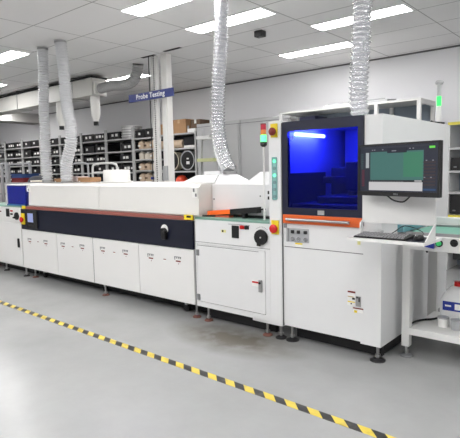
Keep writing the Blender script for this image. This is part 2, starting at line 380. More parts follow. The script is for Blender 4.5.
mk('sign_panel', box(-6.38, -5.365, 5.10, 5.12, 2.583, 2.705, bev=.003), SIGNB, sg)
mk('bracket', B().box(-5.95, -5.9, 5.12, 5.256, 2.62, 2.66).box(-5.72, -5.67, 5.12, 5.229, 2.62, 2.66), STEEL, sg)
LW = mat('sign_letter_white', (240, 242, 245), .5)
text_mesh('lettering', 'Probe', .106, Matrix.Translation((-6.055, 5.098, 2.646)) @ FRONT, LW, sg)
text_mesh('lettering', 'Testing', .106, Matrix.Translation((-5.71, 5.098, 2.646)) @ FRONT, LW, sg)

# ------------------------------------------------------------------ shared machine pieces
def level_foot(root, x, y, ztop, pad_rgb=None, r=.045):
    f = mk('leveling_foot', B().cyl((x, y, .02), (x, y, ztop), .012, seg=12).cyl((x, y, .03), (x, y, .05), .022, seg=8), STEEL, root, smooth=True)
    mk('foot_pad', B().lathe((x, y, 0), ((r, 0), (r, .008), (r*.8, .014), (.02, .022)), seg=20), pad_rgb or GREYP, f, smooth=True)
RUBR = mat('foot_rubber_orange', (112, 72, 62), .6)
def caster(root, x, y, ztop):
    f = mk('caster', B().box(x-.018, x+.018, y-.02, y+.02, .07, ztop).box(x-.03, x+.03, y-.03, y+.03, ztop-.012, ztop), STEEL, root)
    mk('wheel', B().cyl((x-.016, y, .036), (x+.016, y, .036), .035).bm and B().cyl((x-.0, y-.016, .036), (x+.0, y+.016, .036), .035), BLACK2, f, smooth=True)
def estop(root, x, y, z, w=.06, h=.12, cap=RED, r=.028):
    pl = mk('emergency_stop', box(x-w/2, x+w/2, y-.012, y, z-h/2, z+h/2, bev=.002), YELLOW, root)
    mk('mushroom_button', B().cyl((x, y-.012, z-.01), (x, y-.03, z-.01), r*.6).lathe((x, y-.03, z-.01), ((r, 0), (r, .01), (r*.7, .018), (.002, .02)), axis='Y'), cap, pl, smooth=True)
def sticker(root, x, z, y, kind='bracket', name='warning_label'):
    if kind == 'bracket':
        b = B(); w = .045
        for dx in (-w, -w*.35, w*.3, w*.85): b.box(x+dx-.006, x+dx+.008, y-.002, y, z+.004, z+.02)
        b.box(x-w*1.15, x+w*1.1, y-.0015, y, z+.02, z+.025).box(x-w*1.1, x-w*.9, y-.0015, y, z-.012, z+.02)
        s = mk(name, b, GREYP, root)
        mk('red_band', B().box(x-.03, x+.04, y-.002, y, z-.03, z-.016), DRED, s); mk('dot', B().cyl((x+.01, y-.002, z-.05), (x+.01, y, z-.05), .005, seg=8), DRED, s)
    else:
        s = mk(name, box(x-.022, x+.022, y-.0015, y, z-.012, z+.016), LABEL, root)
        mk('red_band', box(x-.022, x+.018, y-.003, y-.0016, z+.004, z+.013), DRED, s)

# ------------------------------------------------------------------ reflow oven
Y0 = 3.52
OV = thing('reflow_oven', 'long white reflow oven with navy front panel and thin red stripe', 'oven', (-5.2, 4.0, 0))
mk('oven_body', B().box(-6.94, -3.47, Y0+.02, 4.75, .14, 1.04), WHITE, OV)
for i, (a, b_) in enumerate(((-6.935, -6.025), (-6.019, -5.208), (-5.196, -4.333), (-4.327, -3.475))):
    d = mk('lower_door', box(a, b_, Y0-.002, Y0+.0195, .145, .705, bev=.002), WHITE, OV)
mk('seam_line', B().box(-5.2065, -5.1975, Y0+.0, Y0+.019, .145, .705).box(-6.0245, -6.0195, Y0+.006, Y0+.019, .145, .705).box(-4.3325, -4.3275, Y0+.006, Y0+.019, .145, .705), SEAM, OV)
mk('navy_panel', box(-6.94, -3.475, Y0-.01, Y0+.0195, .712, 1.0, bev=.003), NAVY, OV, label='dark navy front panel')
mk('red_stripe', box(-6.87, -3.475, Y0-.008, Y0+.0195, 1.003, 1.042, bev=.003), STRIPE, OV, label='dusty red stripe')
hb = B()   # hood: softly sloped front and rounded top edge
prof = [(Y0+.02, 1.044), (Y0+.004, 1.06), (Y0+.02, 1.335), (Y0+.05, 1.365), (4.15, 1.372), (4.2, 1.33), (4.2, 1.044)]
for xa, xb in ((-6.72, -5.05), (-5.045, -3.395)):
    A = [hb.bm.verts.new((xa, y, z)) for y, z in prof]; C = [hb.bm.verts.new((xb, y, z)) for y, z in prof]
    for i in range(len(prof)): hb.bm.faces.new((A[i], A[(i+1) % len(prof)], C[(i+1) % len(prof)], C[i]))
    hb.bm.faces.new(A[::-1]); hb.bm.faces.new(C)
mk('oven_hood', hb, OFFW, OV, label='cream white upper hood')
for x in (-6.66, -6.16): mk('exhaust_collar', B().cyl((x, 3.8, 1.3685), (x, 3.8, 1.3705), .1), LGREY, OV, smooth=True)
# corner caps
mk('end_cap', box(-6.88, -6.79, Y0-.02, Y0-.0085, 1.005, 1.05, bev=.004), YELLOW, OV, label='yellow end cap of the rail')
ec = mk('end_cap', box(-3.57, -3.455, Y0-.03, Y0-.0085, 1.012, 1.062, bev=.004), YELLOW, OV, label='yellow end cap of the rail')
mk('latch', box(-3.53, -3.47, Y0-.034, Y0-.0305, 1.035, 1.055), BLACK, ec)
# touch screen
sc_ = mk('touch_screen', box(-6.76, -6.47, Y0-.03, Y0-.0105, .745, .99, bev=.006), BLACK2, OV)
mk('display', box(-6.71, -6.56, Y0-.032, Y0-.0302, .825, .95), mat('oven_display', (150, 160, 205), .3, emit=.2, emit_rgb=(150, 165, 220)), sc_)
mk('key_row', box(-6.7, -6.53, Y0-.034, Y0-.0302, .765, .79), BLACK, sc_)
estop(OV, -6.87, Y0-.0105, .86, .1, .16, RED, .04)
# temperature lever
p = at(164, 227, 1, Y0)
dial = mk('dial_plate', B().cyl((-3.88, Y0-.0105, .893), (-3.88, Y0-.016, .893), .052, seg=28), LABEL, OV, smooth=True)
mk('dial_knob', B().cyl((-3.88, Y0-.016, .86), (-3.88, Y0-.04, .86), .05).box(-3.90, -3.84, Y0-.05, Y0-.0105, .79, .87, bev=.006).ball((-3.84, Y0-.045, .875), .02), BLACK, dial, smooth=True)
for x, y in ((29.8, 240), (45.8, 242), (63, 244.5), (82.2, 246.5), (102.8, 249), (125.5, 252), (150.8, 256), (178, 259)):
    q = at(x, y, 1, Y0); sticker(OV, q.x, q.z, Y0-.002)
for x, y in ((38.4, 242.4), (73, 247.4), (114.6, 253), (165.2, 260)):
    q = at(x, y, 1, Y0); sticker(OV, q.x, q.z, Y0-.002, 'small')
for x, y in ((28.5, 188), (195.5, 192.5)):
    q = at(x, y, 1, Y0+.01)
    s = mk('safety_label', box(q.x-.035, q.x+.035, Y0+.0, Y0+.02, q.z-.05, q.z+.05), LABEL, OV)
    mk('pictogram', B().box(q.x-.025, q.x-.003, Y0-.002, Y0+.0, q.z+.005, q.z+.04).box(q.x+.003, q.x+.025, Y0-.002, Y0+.0, q.z-.04, q.z-.01), GREYP, s)
for x, y in ((-6.79, 3.60), (-5.05, 3.57), (-3.51, 3.58), (-6.8, 4.6), (-5.05, 4.6), (-3.55, 4.6)): level_foot(OV, x, y, .142, RUBR if y < 4 else None)
for x in (-6.66, -5.2, -3.75): caster(OV, x, 3.68, .142)
mk('shade_underframe', box(-6.9, -3.5, 3.73, 3.77, .012, .1395), BLACK2, OV); mk('shade_underframe', box(-6.9, -3.5, 4.5, 4.56, .02, .1395), BLACK2, OV)  # front black plate extended down to stand in for shade under the oven

# white drum and things on / behind the oven top
dr = thing('exhaust_drum', 'squat white cylindrical drum standing on the oven top', 'drum', (-5.2, 3.9, 1.37))
mk('drum_body', B().lathe((-5.2, 3.92, 0), ((.17, 1.372), (.17, 1.515), (.16, 1.53), (.02, 1.532)), seg=36), OFFW, dr, smooth=True)
mk('base_ring', B().cyl((-5.2, 3.92, 1.3725), (-5.2, 3.92, 1.385), .2, seg=36), WHITE, dr, smooth=True)

# ------------------------------------------------------------------ left conveyor cabinet with blue cover
LC = thing('conveyor_cabinet', 'white conveyor cabinet at the left edge under a blue cover', 'cabinet', (-7.5, 3.9, 0), 'white conveyor cabinets in the line')
mk('cabinet_body', B().box(-8.3, -6.95, Y0+.015, 4.4, .14, 1.02), WHITE, LC)
dd = mk('cabinet_door', box(-8.0, -6.98, Y0, Y0+.0145, .16, .78, bev=.002), WHITE, LC)
mk('door_handle', box(-7.08, -7.04, Y0-.02, Y0, .43, .56, bev=.004), BLACK, dd)
cp = mk('control_panel', box(-8.28, -6.96, Y0, Y0+.0145, .8, 1.015, bev=.002), WHITE, LC)
mk('display', box(-7.4, -7.3, Y0-.006, Y0, .87, .99), BLACK, cp)
mk('indicator', B().cyl((-7.25, Y0-.01, .96), (-7.25, Y0, .96), .012).cyl((-7.21, Y0-.01, .96), (-7.21, Y0, .96), .012), RED, cp)
mk('switch', B().box(-7.27, -7.2, Y0-.006, Y0, .9, .925), BLACK, cp)
mk('hand_wheel', B().lathe((-7.07, Y0, .89), ((.055, 0), (.055, .02), (.045, .028), (.02, .03)), axis='Y').box(-7.14, -7.07, Y0-.04, Y0-.02, .855, .88, bev=.004), BLACK, cp, smooth=True)
mk('safety_label', box(-7.62, -7.56, Y0-.0015, Y0, .93, .95), DRED, cp)
mk('conveyor_bed', box(-8.3, -6.95, Y0-.004, 4.4, 1.0202, 1.035), GREENB, LC)
mk('cover_pane', B().box(-7.39, -6.86, Y0+.03, Y0+.036, 1.05, 1.335).box(-6.866, -6.86, Y0+.036, 4.2, 1.05, 1.335).box(-7.39, -6.86, Y0+.036, 4.2, 1.329, 1.335), PANE2, LC, label='translucent deep blue acrylic cover')
mk('cover_frame', B().box(-7.43, -7.4, Y0+.02, 4.2, 1.036, 1.35, bev=.008).box(-7.4, -6.85, Y0+.02, 4.2, 1.3355, 1.345), WHITE, LC)
mk('cover_base', box(-7.4, -6.86, Y0+.02, Y0+.05, 1.036, 1.06), mat('teal_base_rail', (60, 110, 150), .4), LC)  # plain teal bar along the base of the blue cover
mk('inner_block', B().box(-7.25, -7.0, 3.9, 4.1, 1.036, 1.26, bev=.01).cyl((-7.12, 3.85, 1.26), (-7.12, 3.9, 1.2), .05), LGREY, LC)
for x, y in ((-7.67, 3.6), (-6.99, 3.57), (-8.2, 3.6), (-7.67, 4.3)): level_foot(LC, x, y, .142, BLACK2)
mk('crossbar', box(-8.2, -6.99, 3.66, 3.7, .11, .1395), STEEL, LC); mk('shade_underframe', box(-8.25, -6.97, 3.71, 3.75, .012, .1395), BLACK2, LC)  # black plate added for a dark shade band below the cabinet

# ------------------------------------------------------------------ middle conveyor cabinet
MC = thing('conveyor_cabinet', 'white conveyor cabinet between the oven and the blue windowed machine', 'cabinet', (-3.04, 3.9, 0), 'white conveyor cabinets in the line')
xa, xb = -3.445, -2.535
mk('cabinet_body', B().box(xa, xb, Y0+.015, 4.3, .17, 1.02).box(xa, -2.75, Y0+.015, 4.3, .14, .17).box(-2.75, xb, Y0+.015, 4.3, .118, .17), WHITE2, MC)
mk('side_strip', box(-3.466, -3.446, Y0+.01, 4.2, .13, 1.0), GREYP, MC)
cp = mk('control_panel', box(xa, xb, Y0, Y0+.0145, .80, 1.022, bev=.002), WHITE2, MC)
fr = mk('cabinet_door', box(-3.425, -2.59, Y0-.002, Y0+.0145, .20, .775, bev=.002), WHITE2, MC)
mk('door_frame', B().box(xa, -3.429, Y0, Y0+.0145, .145, .795).box(-2.586, xb, Y0, Y0+.0145, .125, .795).box(-3.429, -2.586, Y0, Y0+.0145, .779, .795).box(-3.429, -2.586, Y0, Y0+.0145, .145, .196), WHITE2, MC)
mk('seam_line', B().box(xa, xb, Y0+.006, Y0+.014, .7955, .7995).box(-3.42, -2.66, Y0-.0035, Y0-.002, .762, .766), SEAM, MC)
for z in (.69, .24):
    mk('hinge', box(-3.43, -3.395, Y0-.012, Y0-.002, z-.03, z+.03, bev=.002), GREYP, fr)
hd = mk('door_handle', box(-2.655, -2.62, Y0-.02, Y0-.0025, .40, .51, bev=.004), STEEL, fr)
mk('lock', B().cyl((-2.637, Y0-.03, .485), (-2.637, Y0-.02, .485), .01), BLACK, hd)
w = mk('warning_label', box(-2.74, -2.66, Y0-.004, Y0-.0021, .445, .50), LABEL, fr)
mk('red_band', box(-2.735, -2.662, Y0-.006, Y0-.0042, .475, .49), RED, w)
q0 = at(236, 229.5, 1, Y0)
mk('rocker_switch', box(q0.x-.045, q0.x+.035, Y0-.012, Y0, .87, .985, bev=.003), BLACK, cp)
mk('power_socket_rim', box(q0.x-.09, q0.x+.16, Y0-.004, Y0, .992, 1.0), LGREY, cp)
mk('push_button', B().cyl((-2.845, Y0-.016, .975), (-2.845, Y0, .975), .018).box(-2.87, -2.82, Y0-.005, Y0, .958, .99), RED, cp, smooth=True, label='red push button')
mk('push_button', B().cyl((-2.79, Y0-.016, .975), (-2.79, Y0, .975), .018).box(-2.815, -2.765, Y0-.005, Y0, .958, .99), BLACK2, cp, smooth=True, label='black push button')
yl = mk('safety_label', box(-3.1, -3.04, Y0-.0015, Y0, .912, .937), mat('pale_yellow_label', (226, 222, 150), .6), cp)
mk('pictogram', box(-3.09, -3.07, Y0-.003, Y0-.0016, .915, .935), BLACK, yl)
kn = mk('hand_wheel', B().lathe((-2.622, Y0, .90), ((.066, 0), (.07, .012), (.065, .03), (.03, .034)), seg=32, axis='Y').box(-2.66, -2.63, Y0-.03, Y0-.006, .82, .86, bev=.003), BLACK, cp, smooth=True)
mk('wheel_cap', B().cyl((-2.612, Y0-.038, .90), (-2.612, Y0-.034, .90), .007), LABEL, kn)
arc = B()
for i in range(8):
    a = PI*(.28+.06*i); arc.box(-2.622+.09*math.cos(a)-.004, -2.622+.09*math.cos(a)+.004, Y0-.001, Y0, .905+.085*math.sin(a)-.003, .905+.085*math.sin(a)+.003)
mk('scale_mark', arc, GREYP, cp)
mk('conveyor_bed', box(xa, xb, Y0-.004, 4.3, 1.0222, 1.042), GREENB, MC)
mk('conveyor_rail', B().box(-3.39, xb, 3.70, 3.716, 1.0425, 1.066), BLACK, MC)
# pinch rod from oven cap
mk('guide_rod', B().cyl((-3.43, Y0+.05, 1.052), (-3.1, 3.68, 1.052), .008), BLACK, MC)
for x, y in ((-3.33, 3.565), (-2.60, 3.56), (-3.33, 4.2), (-2.60, 4.2)): level_foot(MC, x, y, .142 if x < -3 else .12, RUBR)

mk('shade_underframe', box(-3.4, -2.56, 3.64, 3.68, .012, .115), BLACK2, MC)  # added black plate, makes the shade beneath the cabinet darker
# hood behind the middle cabinet, with two canopies
HC = thing('exhaust_hood', 'low white box hood behind the conveyor with sloped canopies', 'hood', (-3.0, 4.2, 1.042))
mk('hood_box', box(-3.39, -2.405, 3.72, 4.02, 1.067, 1.362, bev=.006), WHITE2, HC)
mk('hood_screw', B().cyl((-3.36, 3.714, 1.21), (-3.36, 3.72, 1.21), .008).cyl((-2.78, 3.714, 1.25), (-2.78, 3.72, 1.25), .007), GREYP, HC)
mk('hood_latch', B().box(-2.69, -2.67, 3.708, 3.72, 1.22, 1.25, bev=.002).box(-2.69, -2.67, 3.708, 3.72, 1.27, 1.3, bev=.002), BLACK, HC)
def canopy(x0, x1, x2, x3, y0, y1, z0, z1):
    return B().hexa([(x0, y0, z0), (x3, y0, z0), (x3, y1, z0), (x0, y1, z0), (x1, y0+.07, z1), (x2, y0+.07, z1), (x2, y1-.07, z1), (x1, y1-.07, z1)])
cn = mk('canopy', canopy(-3.385, -3.38, -3.22, -3.06, 3.76, 3.99, 1.363, 1.455), WHITE2, HC)
mk('canopy', canopy(-3.0, -2.86, -2.5, -2.41, 3.76, 3.99, 1.363, 1.475), WHITE2, HC)
CA = thing('sloped_canopy', 'white sloped canopy top on the right end of the oven under the foil hose', 'canopy', (-3.6, 3.96, 1.373))
mk('canopy_shell', canopy(-3.86, -3.7, -3.40, -3.392, 3.76, 4.16, 1.3735, 1.45), WHITE2, CA)
mk('canopy_cap', box(-3.66, -3.44, 3.9, 4.02, 1.4505, 1.49, bev=.003), WHITE2, CA)

# tray and squeegee on the conveyor
tr = thing('solder_scraper', 'bright orange and black scraper lying on the green conveyor', 'scraper', (-3.05, 3.65, 1.045))
mk('orange_blade', B().hexa([(-3.35, 3.60, 1.060), (-3.07, 3.62, 1.078), (-3.07, 3.69, 1.078), (-3.35, 3.69, 1.060), (-3.35, 3.60, 1.098), (-3.07, 3.62, 1.122), (-3.07, 3.69, 1.122), (-3.35, 3.69, 1.098)]), ORANGE2, tr, label='bright orange blade')
mk('blade_reflection', box(-3.33, -3.08, 3.62, 3.68, 1.0425, 1.0595), mat('dull_orange', (196, 92, 66), .5), tr)  # dull red block paints the blade's reflection on the conveyor
mk('black_body', B().hexa([(-3.069, 3.615, 1.08), (-2.75, 3.62, 1.098), (-2.75, 3.69, 1.098), (-3.069, 3.69, 1.08), (-3.069, 3.615, 1.124), (-2.75, 3.62, 1.155), (-2.75, 3.69, 1.155), (-3.069, 3.69, 1.124)]).box(-2.93, -2.9, 3.63, 3.68, 1.0425, 1.09), BLACK, tr, label='black body')
mk('handle_rod', B().cyl((-2.75, 3.67, 1.13), (-2.69, 3.67, 1.135), .008), BLACK2, tr)

# signal tower
ST = thing('signal_tower', 'red, amber and green signal tower on a thin white pole', 'signal light', (-2.712, 3.66, 1.043))
xs, ys = -2.648, 3.60
mk('pole', B().cyl((xs, ys, 1.043), (xs, ys, 1.70), .009, seg=12), WHITE, ST, smooth=True)
mk('tower_base', B().lathe((xs, ys, 0), ((.012, 1.695), (.03, 1.71), (.03, 1.735), (.027, 1.74))), BLACK, ST, smooth=True)
mk('green_lens', B().cyl((xs, ys, 1.741), (xs, ys, 1.80), .025), mat('green_lamp_lit', (120, 255, 170), .3, emit=2.5, emit_rgb=(60, 255, 120)), ST, smooth=True, label='lit green lens')
mk('amber_lens', B().cyl((xs, ys, 1.801), (xs, ys, 1.845), .025), mat('amber_lens', (226, 140, 70), .3), ST, smooth=True, label='unlit amber lens')
mk('red_lens', B().cyl((xs, ys, 1.846), (xs, ys, 1.89), .025), mat('red_lens', (196, 50, 70), .3), ST, smooth=True, label='unlit red lens')
mk('tower_cap', B().cyl((xs, ys, 1.891), (xs, ys, 1.90), .025), DRED, ST, smooth=True)

# ------------------------------------------------------------------ button column
BC = thing('button_column', 'tall narrow white column with green button strip and two emergency stops', 'column', (-2.5, 3.6, 0))
mk('column_casing', box(-2.522, -2.398, Y0-.02, 3.715, .13, 1.90, bev=.004), WHITE2, BC)
mk('seam_line', box(-2.397, -2.393, Y0-.01, 3.7, .14, 1.88), SEAM, BC)
estop(BC, -2.458, Y0-.0205, 1.822, .068, .115, DRED, .034)
estop(BC, -2.458, Y0-.0205, 1.0, .075, .12, RED, .038)
bs = mk('button_strip', box(-2.482, -2.434, Y0-.024, Y0-.0205, 1.235, 1.6, bev=.012), mat('strip_teal', (140, 186, 184), .4), BC)
GL = mat('lit_green_button', (130, 255, 200), .3, emit=.8, emit_rgb=(110, 240, 180)); GD = mat('grey_button', (120, 150, 150), .4)
for i in range(6):
    z = 1.565-i*.06
    mk('button', B().cyl((-2.458, Y0-.024, z), (-2.458, Y0-.032, z), .015), GL if i in (0, 2) else GD, bs, smooth=True, label='lit green button' if i in (0, 2) else None)
level_foot(BC, -2.46, 3.57, .131, BLACK2, r=.05)

# ------------------------------------------------------------------ inspection machine
AM = thing('inspection_machine', 'white inspection machine with large blue lit window and orange sill', 'machine', (-1.96, 4.3, 0))
x0, x1, yb = -2.392, -1.515, 5.08
mk('lower_body', B().box(x0, x1, Y0, yb, .165, 1.04).box(x0+.002, -1.68, Y0, yb, .145, .1649), WHITE2, AM)
mk('lower_corner', box(-1.679, x1, Y0, yb, .13, .1649), WHITE2, AM)
ub = B()
ub.box(-1.655, x1, Y0, 4.75, 1.0401, 1.885); ub.box(x0, x0+.02, Y0+.03, yb, 1.0401, 1.885); ub.box(x0+.02, -1.655, 4.7, yb, 1.0401, 1.885); ub.box(x0+.02, -1.655, Y0+.03, 4.7, 1.865, 1.885)
ub.box(-1.655, x1, 4.75, yb, 1.0401, 1.885)
mk('upper_body', ub, WHITE2, AM)
mk('seam_line', B().box(x0+.01, -1.66, Y0-.001, Y0+.002, .835, .841), SEAM, AM)
# door
DR = mk('window_door', B().box(-2.382, -2.33, Y0-.02, Y0+.02, 1.116, 1.885).box(-1.70, -1.658, Y0-.02, Y0+.02, 1.116, 1.885).box(-2.33, -1.70, Y0-.02, Y0+.02, 1.805, 1.885).box(-2.33, -1.70, Y0-.02, Y0+.02, 1.116, 1.175), DOORF, AM, label='dark navy door frame')
mk('blue_pane', box(-2.33, -1.70, Y0-.012, Y0-.006, 1.175, 1.805), PANE, DR, label='blue tinted window pane')
q1 = at(321, 213, 1, Y0-.02)
mk('door_tag', box(q1.x-.03, q1.x+.03, Y0-.023, Y0-.0202, 1.125, 1.16), LGREY, DR)
q2 = at(292, 138, 1, Y0-.012)
mk('round_sticker', B().cyl((q2.x, Y0-.0125, q2.z), (q2.x, Y0-.014, q2.z), .018), mat('pale_blue_sticker', (120, 140, 220), .5), DR)
sil = mk('orange_sill', box(-2.382, -1.662, Y0-.022, Y0-.0005, 1.04, 1.1155, bev=.004), ORANGE, AM, label='orange sill below the window')
mk('grab_bar', B().cyl((-2.33, Y0-.05, 1.078), (-1.75, Y0-.05, 1.078), .011).cyl((-2.3, Y0-.05, 1.078), (-2.3, Y0-.02, 1.078), .008).cyl((-1.78, Y0-.05, 1.078), (-1.78, Y0-.02, 1.078), .008), STEEL, sil, smooth=True)
# interior seen through the pane
BI = mat('interior_panel', (170, 176, 196), .35); 
mk('inner_back_panel', box(-2.32, -1.66, 4.5, 4.55, 1.045, 1.86), BI, AM)
mk('inner_side_panel', box(-1.662, -1.657, Y0+.03, 4.5, 1.045, 1.86), BI, AM)
mk('equipment_block', B().box(-2.31, -2.0, 4.2, 4.49, 1.045, 1.5, bev=.01).box(-1.99, -1.68, 4.15, 4.49, 1.045, 1.42, bev=.01).box(-1.86, -1.74, 4.3, 4.49, 1.42, 1.62, bev=.01), mat('dark_machinery', (36, 38, 44), .4), AM)
mk('darkening_lining', box(-2.3715, -2.36, 3.58, 4.19, 1.045, 1.46), MATS['dark_machinery'], AM)  # dark sheet added to deepen the lower part of the window
mk('gantry', B().box(-2.31, -1.68, 4.05, 4.15, 1.36, 1.42, bev=.005).box(-2.05, -1.93, 3.98, 4.05, 1.3, 1.55, bev=.01).cyl((-1.99, 4.0, 1.2), (-1.99, 4.0, 1.3), .04), BLACK, AM)
mk('inner_bed', B().box(-2.37, -1.67, 3.6, 4.49, 1.041, 1.2, bev=.005).box(-2.2, -1.8, 3.75, 4.3, 1.2, 1.26, bev=.01), BLACK, AM)
mk('shade_underframe', box(-2.35, -1.56, 3.66, 3.70, .012, .129), BLACK2, AM); mk('shade_underframe', box(-1.60, -1.56, 3.71, 4.9, .02, .129), BLACK2, AM)  # black plates added to darken the space under the machine
mk('outfeed_bridge', B().hexa([(-1.5145, 3.82, .985), (-1.47, 3.82, .985), (-1.47, 4.37, .985), (-1.5145, 4.37, .985), (-1.5145, 3.82, 1.045), (-1.47, 3.82, 1.035), (-1.47, 4.37, 1.01), (-1.5145, 4.37, 1.02)]), mat('teal_rail', (104, 156, 166), .3), AM, label='teal belt bridge')
qa, qb = at(294, 134.3, 1, Y0+.06), at(325, 137.5, 1, 4.02)
mk('inner_lamp', B().cyl((-2.3, Y0+.06, qa.z), (-2.3, 4.05, qa.z), .016, seg=12), mat('lamp_tube_lit', (255, 255, 255), .5, emit=110, emit_rgb=(235, 240, 255)), AM)
mk('inner_light_strip', box(-2.2, -1.75, Y0+.1, 3.75, 1.85, 1.86), mat('blue_led_strip', (120, 140, 255), .5, emit=3, emit_rgb=(60, 90, 255)), AM, label='blue LED strip')
# regulator plate
rp = mk('regulator_plate', B().box(-2.35, -2.135, Y0-.006, Y0-.0011, .885, 1.0, bev=.002).box(-2.35, -2.335, Y0-.02, Y0-.006, .885, 1.0), LGREY, AM)
for i, x in enumerate((-2.29, -2.232, -2.165)):
    mk('toggle_switch', box(x-.013, x+.013, Y0-.022, Y0-.0062, .958, .985, bev=.002), BLACK, rp)
    g_ = mk('gauge', B().cyl((x, Y0-.016, .91), (x, Y0-.0062, .91), .018), CHROME, rp, smooth=True)
    mk('gauge_face', B().cyl((x, Y0-.0175, .91), (x, Y0-.0162, .91), .012), GREYP, g_)
yl = mk('safety_label', box(-2.27, -2.2, Y0-.003, Y0-.0011, .843, .878), LABEL, AM)
mk('yellow_band', box(-2.27, -2.2, Y0-.0045, Y0-.0031, .866, .878), YELLOW, yl)
mk('sill_bracket', box(-2.38, -2.355, Y0-.01, Y0-.0001, 1.0, 1.035), GREYP, AM)
yy = at(359, 243, 1, Y0)
mk('small_yellow_mark', B().box(yy.x-.012, yy.x+.012, Y0-.003, Y0-.0001, yy.z-.014, yy.z+.014), mat('pale_yellow_label', (226, 222, 150), .6), AM)
# label cluster by the lock
q = at(350, 300, 1, Y0)
def pl(px0, py0, px1, py1, m_, nm, dy=0, par=AM):
    a = at(px0, py0, 1, Y0); b_ = at(px1, py1, 1, Y0)
    return mk(nm, box(a.x, b_.x, Y0-.003-dy, Y0-.0015-dy, a.z, b_.z), m_, par)
s = pl(347.6, 292.2, 355.4, 306.3, LABEL, 'warning_label')
pl(348, 290.4, 355.6, 293.2, DRED, 'red_band', .003, s); pl(348, 295.6, 353.8, 297.4, mat('tan_ink', (190, 160, 110), .6), 'tan_band', .002, s); pl(348, 300.6, 355, 302.8, YELLOW, 'yellow_band', .002, s)
pl(352.4, 297.5, 355, 299.8, BLACK2, 'pictogram', .002, s); pl(350.8, 302.8, 352.2, 304.2, BLACK2, 'pictogram', .002, s)
hd = pl(356, 296, 361, 307, STEEL, 'lock_plate', .001); pl(356.6, 296.4, 358.2, 298.4, BLACK, 'key_slot', .004, hd); pl(358.9, 297.2, 360, 302, BLACK, 'latch_slot', .004, hd)
s = pl(353.3, 307.2, 363.5, 313.5, LABEL, 'warning_label'); pl(353.3, 307, 363.5, 310, DRED, 'red_band', .002, s); pl(354.5, 310, 357.3, 312.8, YELLOW, 'yellow_triangle', .002, s)
for x, y in ((-1.565, 3.585), (-2.35, 3.585), (-1.565, 5.0), (-2.35, 5.0)): level_foot(AM, x, y, .131 if x > -2 else .146, mat('dark_foot_steel', (70, 70, 72), .3, metal=.7), r=.06)
mk('hose_flange', B().cyl((-1.99, 4.15, 1.8855), (-1.99, 4.15, 1.8875), .11), mat('green_tape', (80, 170, 130), .5), AM)

# rear signal light
SL = thing('signal_light', 'slim signal light glowing green above the right rear corner', 'signal light', (-1.6, 4.95, 1.886))
qx = at(439, 100, 1, 4.95); ax_, ay_ = qx.x, 4.95
mk('pole', B().cyl((ax_, ay_, 1.886), (ax_, ay_, 2.06), .03, .02), WHITE, SL, smooth=True)
mk('green_lens', B().cyl((ax_, ay_, 2.061), (ax_, ay_, 2.15), .02), mat('green_lamp_soft', (60, 190, 90), .3, emit=1.3, emit_rgb=(50, 255, 100)), SL, smooth=True, label='lit green lens')
mk('clear_lens', B().cyl((ax_, ay_, 2.151), (ax_, ay_, 2.26), .018), LOCKER, SL, smooth=True)
mk('lamp_cap', B().lathe((ax_, ay_, 0), ((.03, 2.261), (.04, 2.28), (.032, 2.296), (.01, 2.30))), LOCKER, SL, smooth=True)
cb = thing('coiled_cable', 'short dark cable end lying by the rear green signal light', 'cable', (ax_+.1, ay_, 1.886))
mk('cable', B().tube([(ax_+.05, ay_, 1.896), (ax_+.0, ay_-.15, 1.90), (-1.56, ay_-.25, 1.90)], .01), BLACK2, cb)

# ------------------------------------------------------------------ operator station
OP = thing('keyboard_station', 'white metal keyboard tray and back panel hung at the machine corner', 'workstation', (-1.3, 3.3, 1.0))
px0, px1 = -1.562, -1.055
mk('back_panel', box(px0, px1, 3.29, 3.312, 1.11, 1.56, bev=.004), WHITE, OP)
mk('keyboard_tray', B().hexa([(-1.585, 3.10, 1.002), (-1.06, 3.10, 1.002), (-1.05, 3.42, 1.002), (-1.575, 3.42, 1.002), (-1.585, 3.10, 1.022), (-1.06, 3.10, 1.022), (-1.05, 3.42, 1.022), (-1.575, 3.42, 1.022)]), WHITE, OP)
mk('gusset', B().hexa([(-1.062, 3.12, 1.0225), (-1.056, 3.12, 1.0225), (-1.056, 3.30, 1.0225), (-1.062, 3.30, 1.0225), (-1.062, 3.12, 1.03), (-1.056, 3.12, 1.03), (-1.056, 3.30, 1.13), (-1.062, 3.30, 1.13)]), WHITE, OP)
mk('gusset', B().hexa([(-1.560, 3.24, 1.0225), (-1.552, 3.24, 1.0225), (-1.552, 3.29, 1.0225), (-1.560, 3.29, 1.0225), (-1.560, 3.25, 1.11), (-1.552, 3.25, 1.11), (-1.552, 3.29, 1.13), (-1.560, 3.29, 1.13)]), WHITE, OP)
mk('support_arm', B().box(-1.54, -1.50, 3.312, 3.52, 1.3, 1.36).box(-1.54, -1.50, 3.42, 3.52, 1.0, 1.03), LGREY, OP)
# keyboard
KB = thing('keyboard', 'black full size keyboard lying on the white tray', 'keyboard', (-1.36, 3.2, 1.023))
ka, kb_, kf, kr = -1.545, -1.19, 3.125, 3.275
mk('keyboard_case', B().hexa([(ka, kf, 1.0225), (kb_, kf, 1.0225), (kb_+.01, kr, 1.0225), (ka+.01, kr, 1.0225), (ka, kf, 1.032), (kb_, kf, 1.032), (kb_+.01, kr, 1.048), (ka+.01, kr, 1.048)]), BLACK, KB)
KEY = mat('key_cap', (150, 150, 152), .5)
for r_ in range(4):
    f0 = kf+.012+r_*.034; zz = 1.032+(f0-kf)/(kr-kf)*.016
    row = B(); x = ka+.012
    while x < kb_-.02:
        wd = .0235 if not (r_ == 0 and -1.46 < x < -1.42) else .1
        row.box(x, x+wd-.009, f0, f0+.019, zz, zz+.006); x += wd
    mk('key_row', row, KEY, KB)
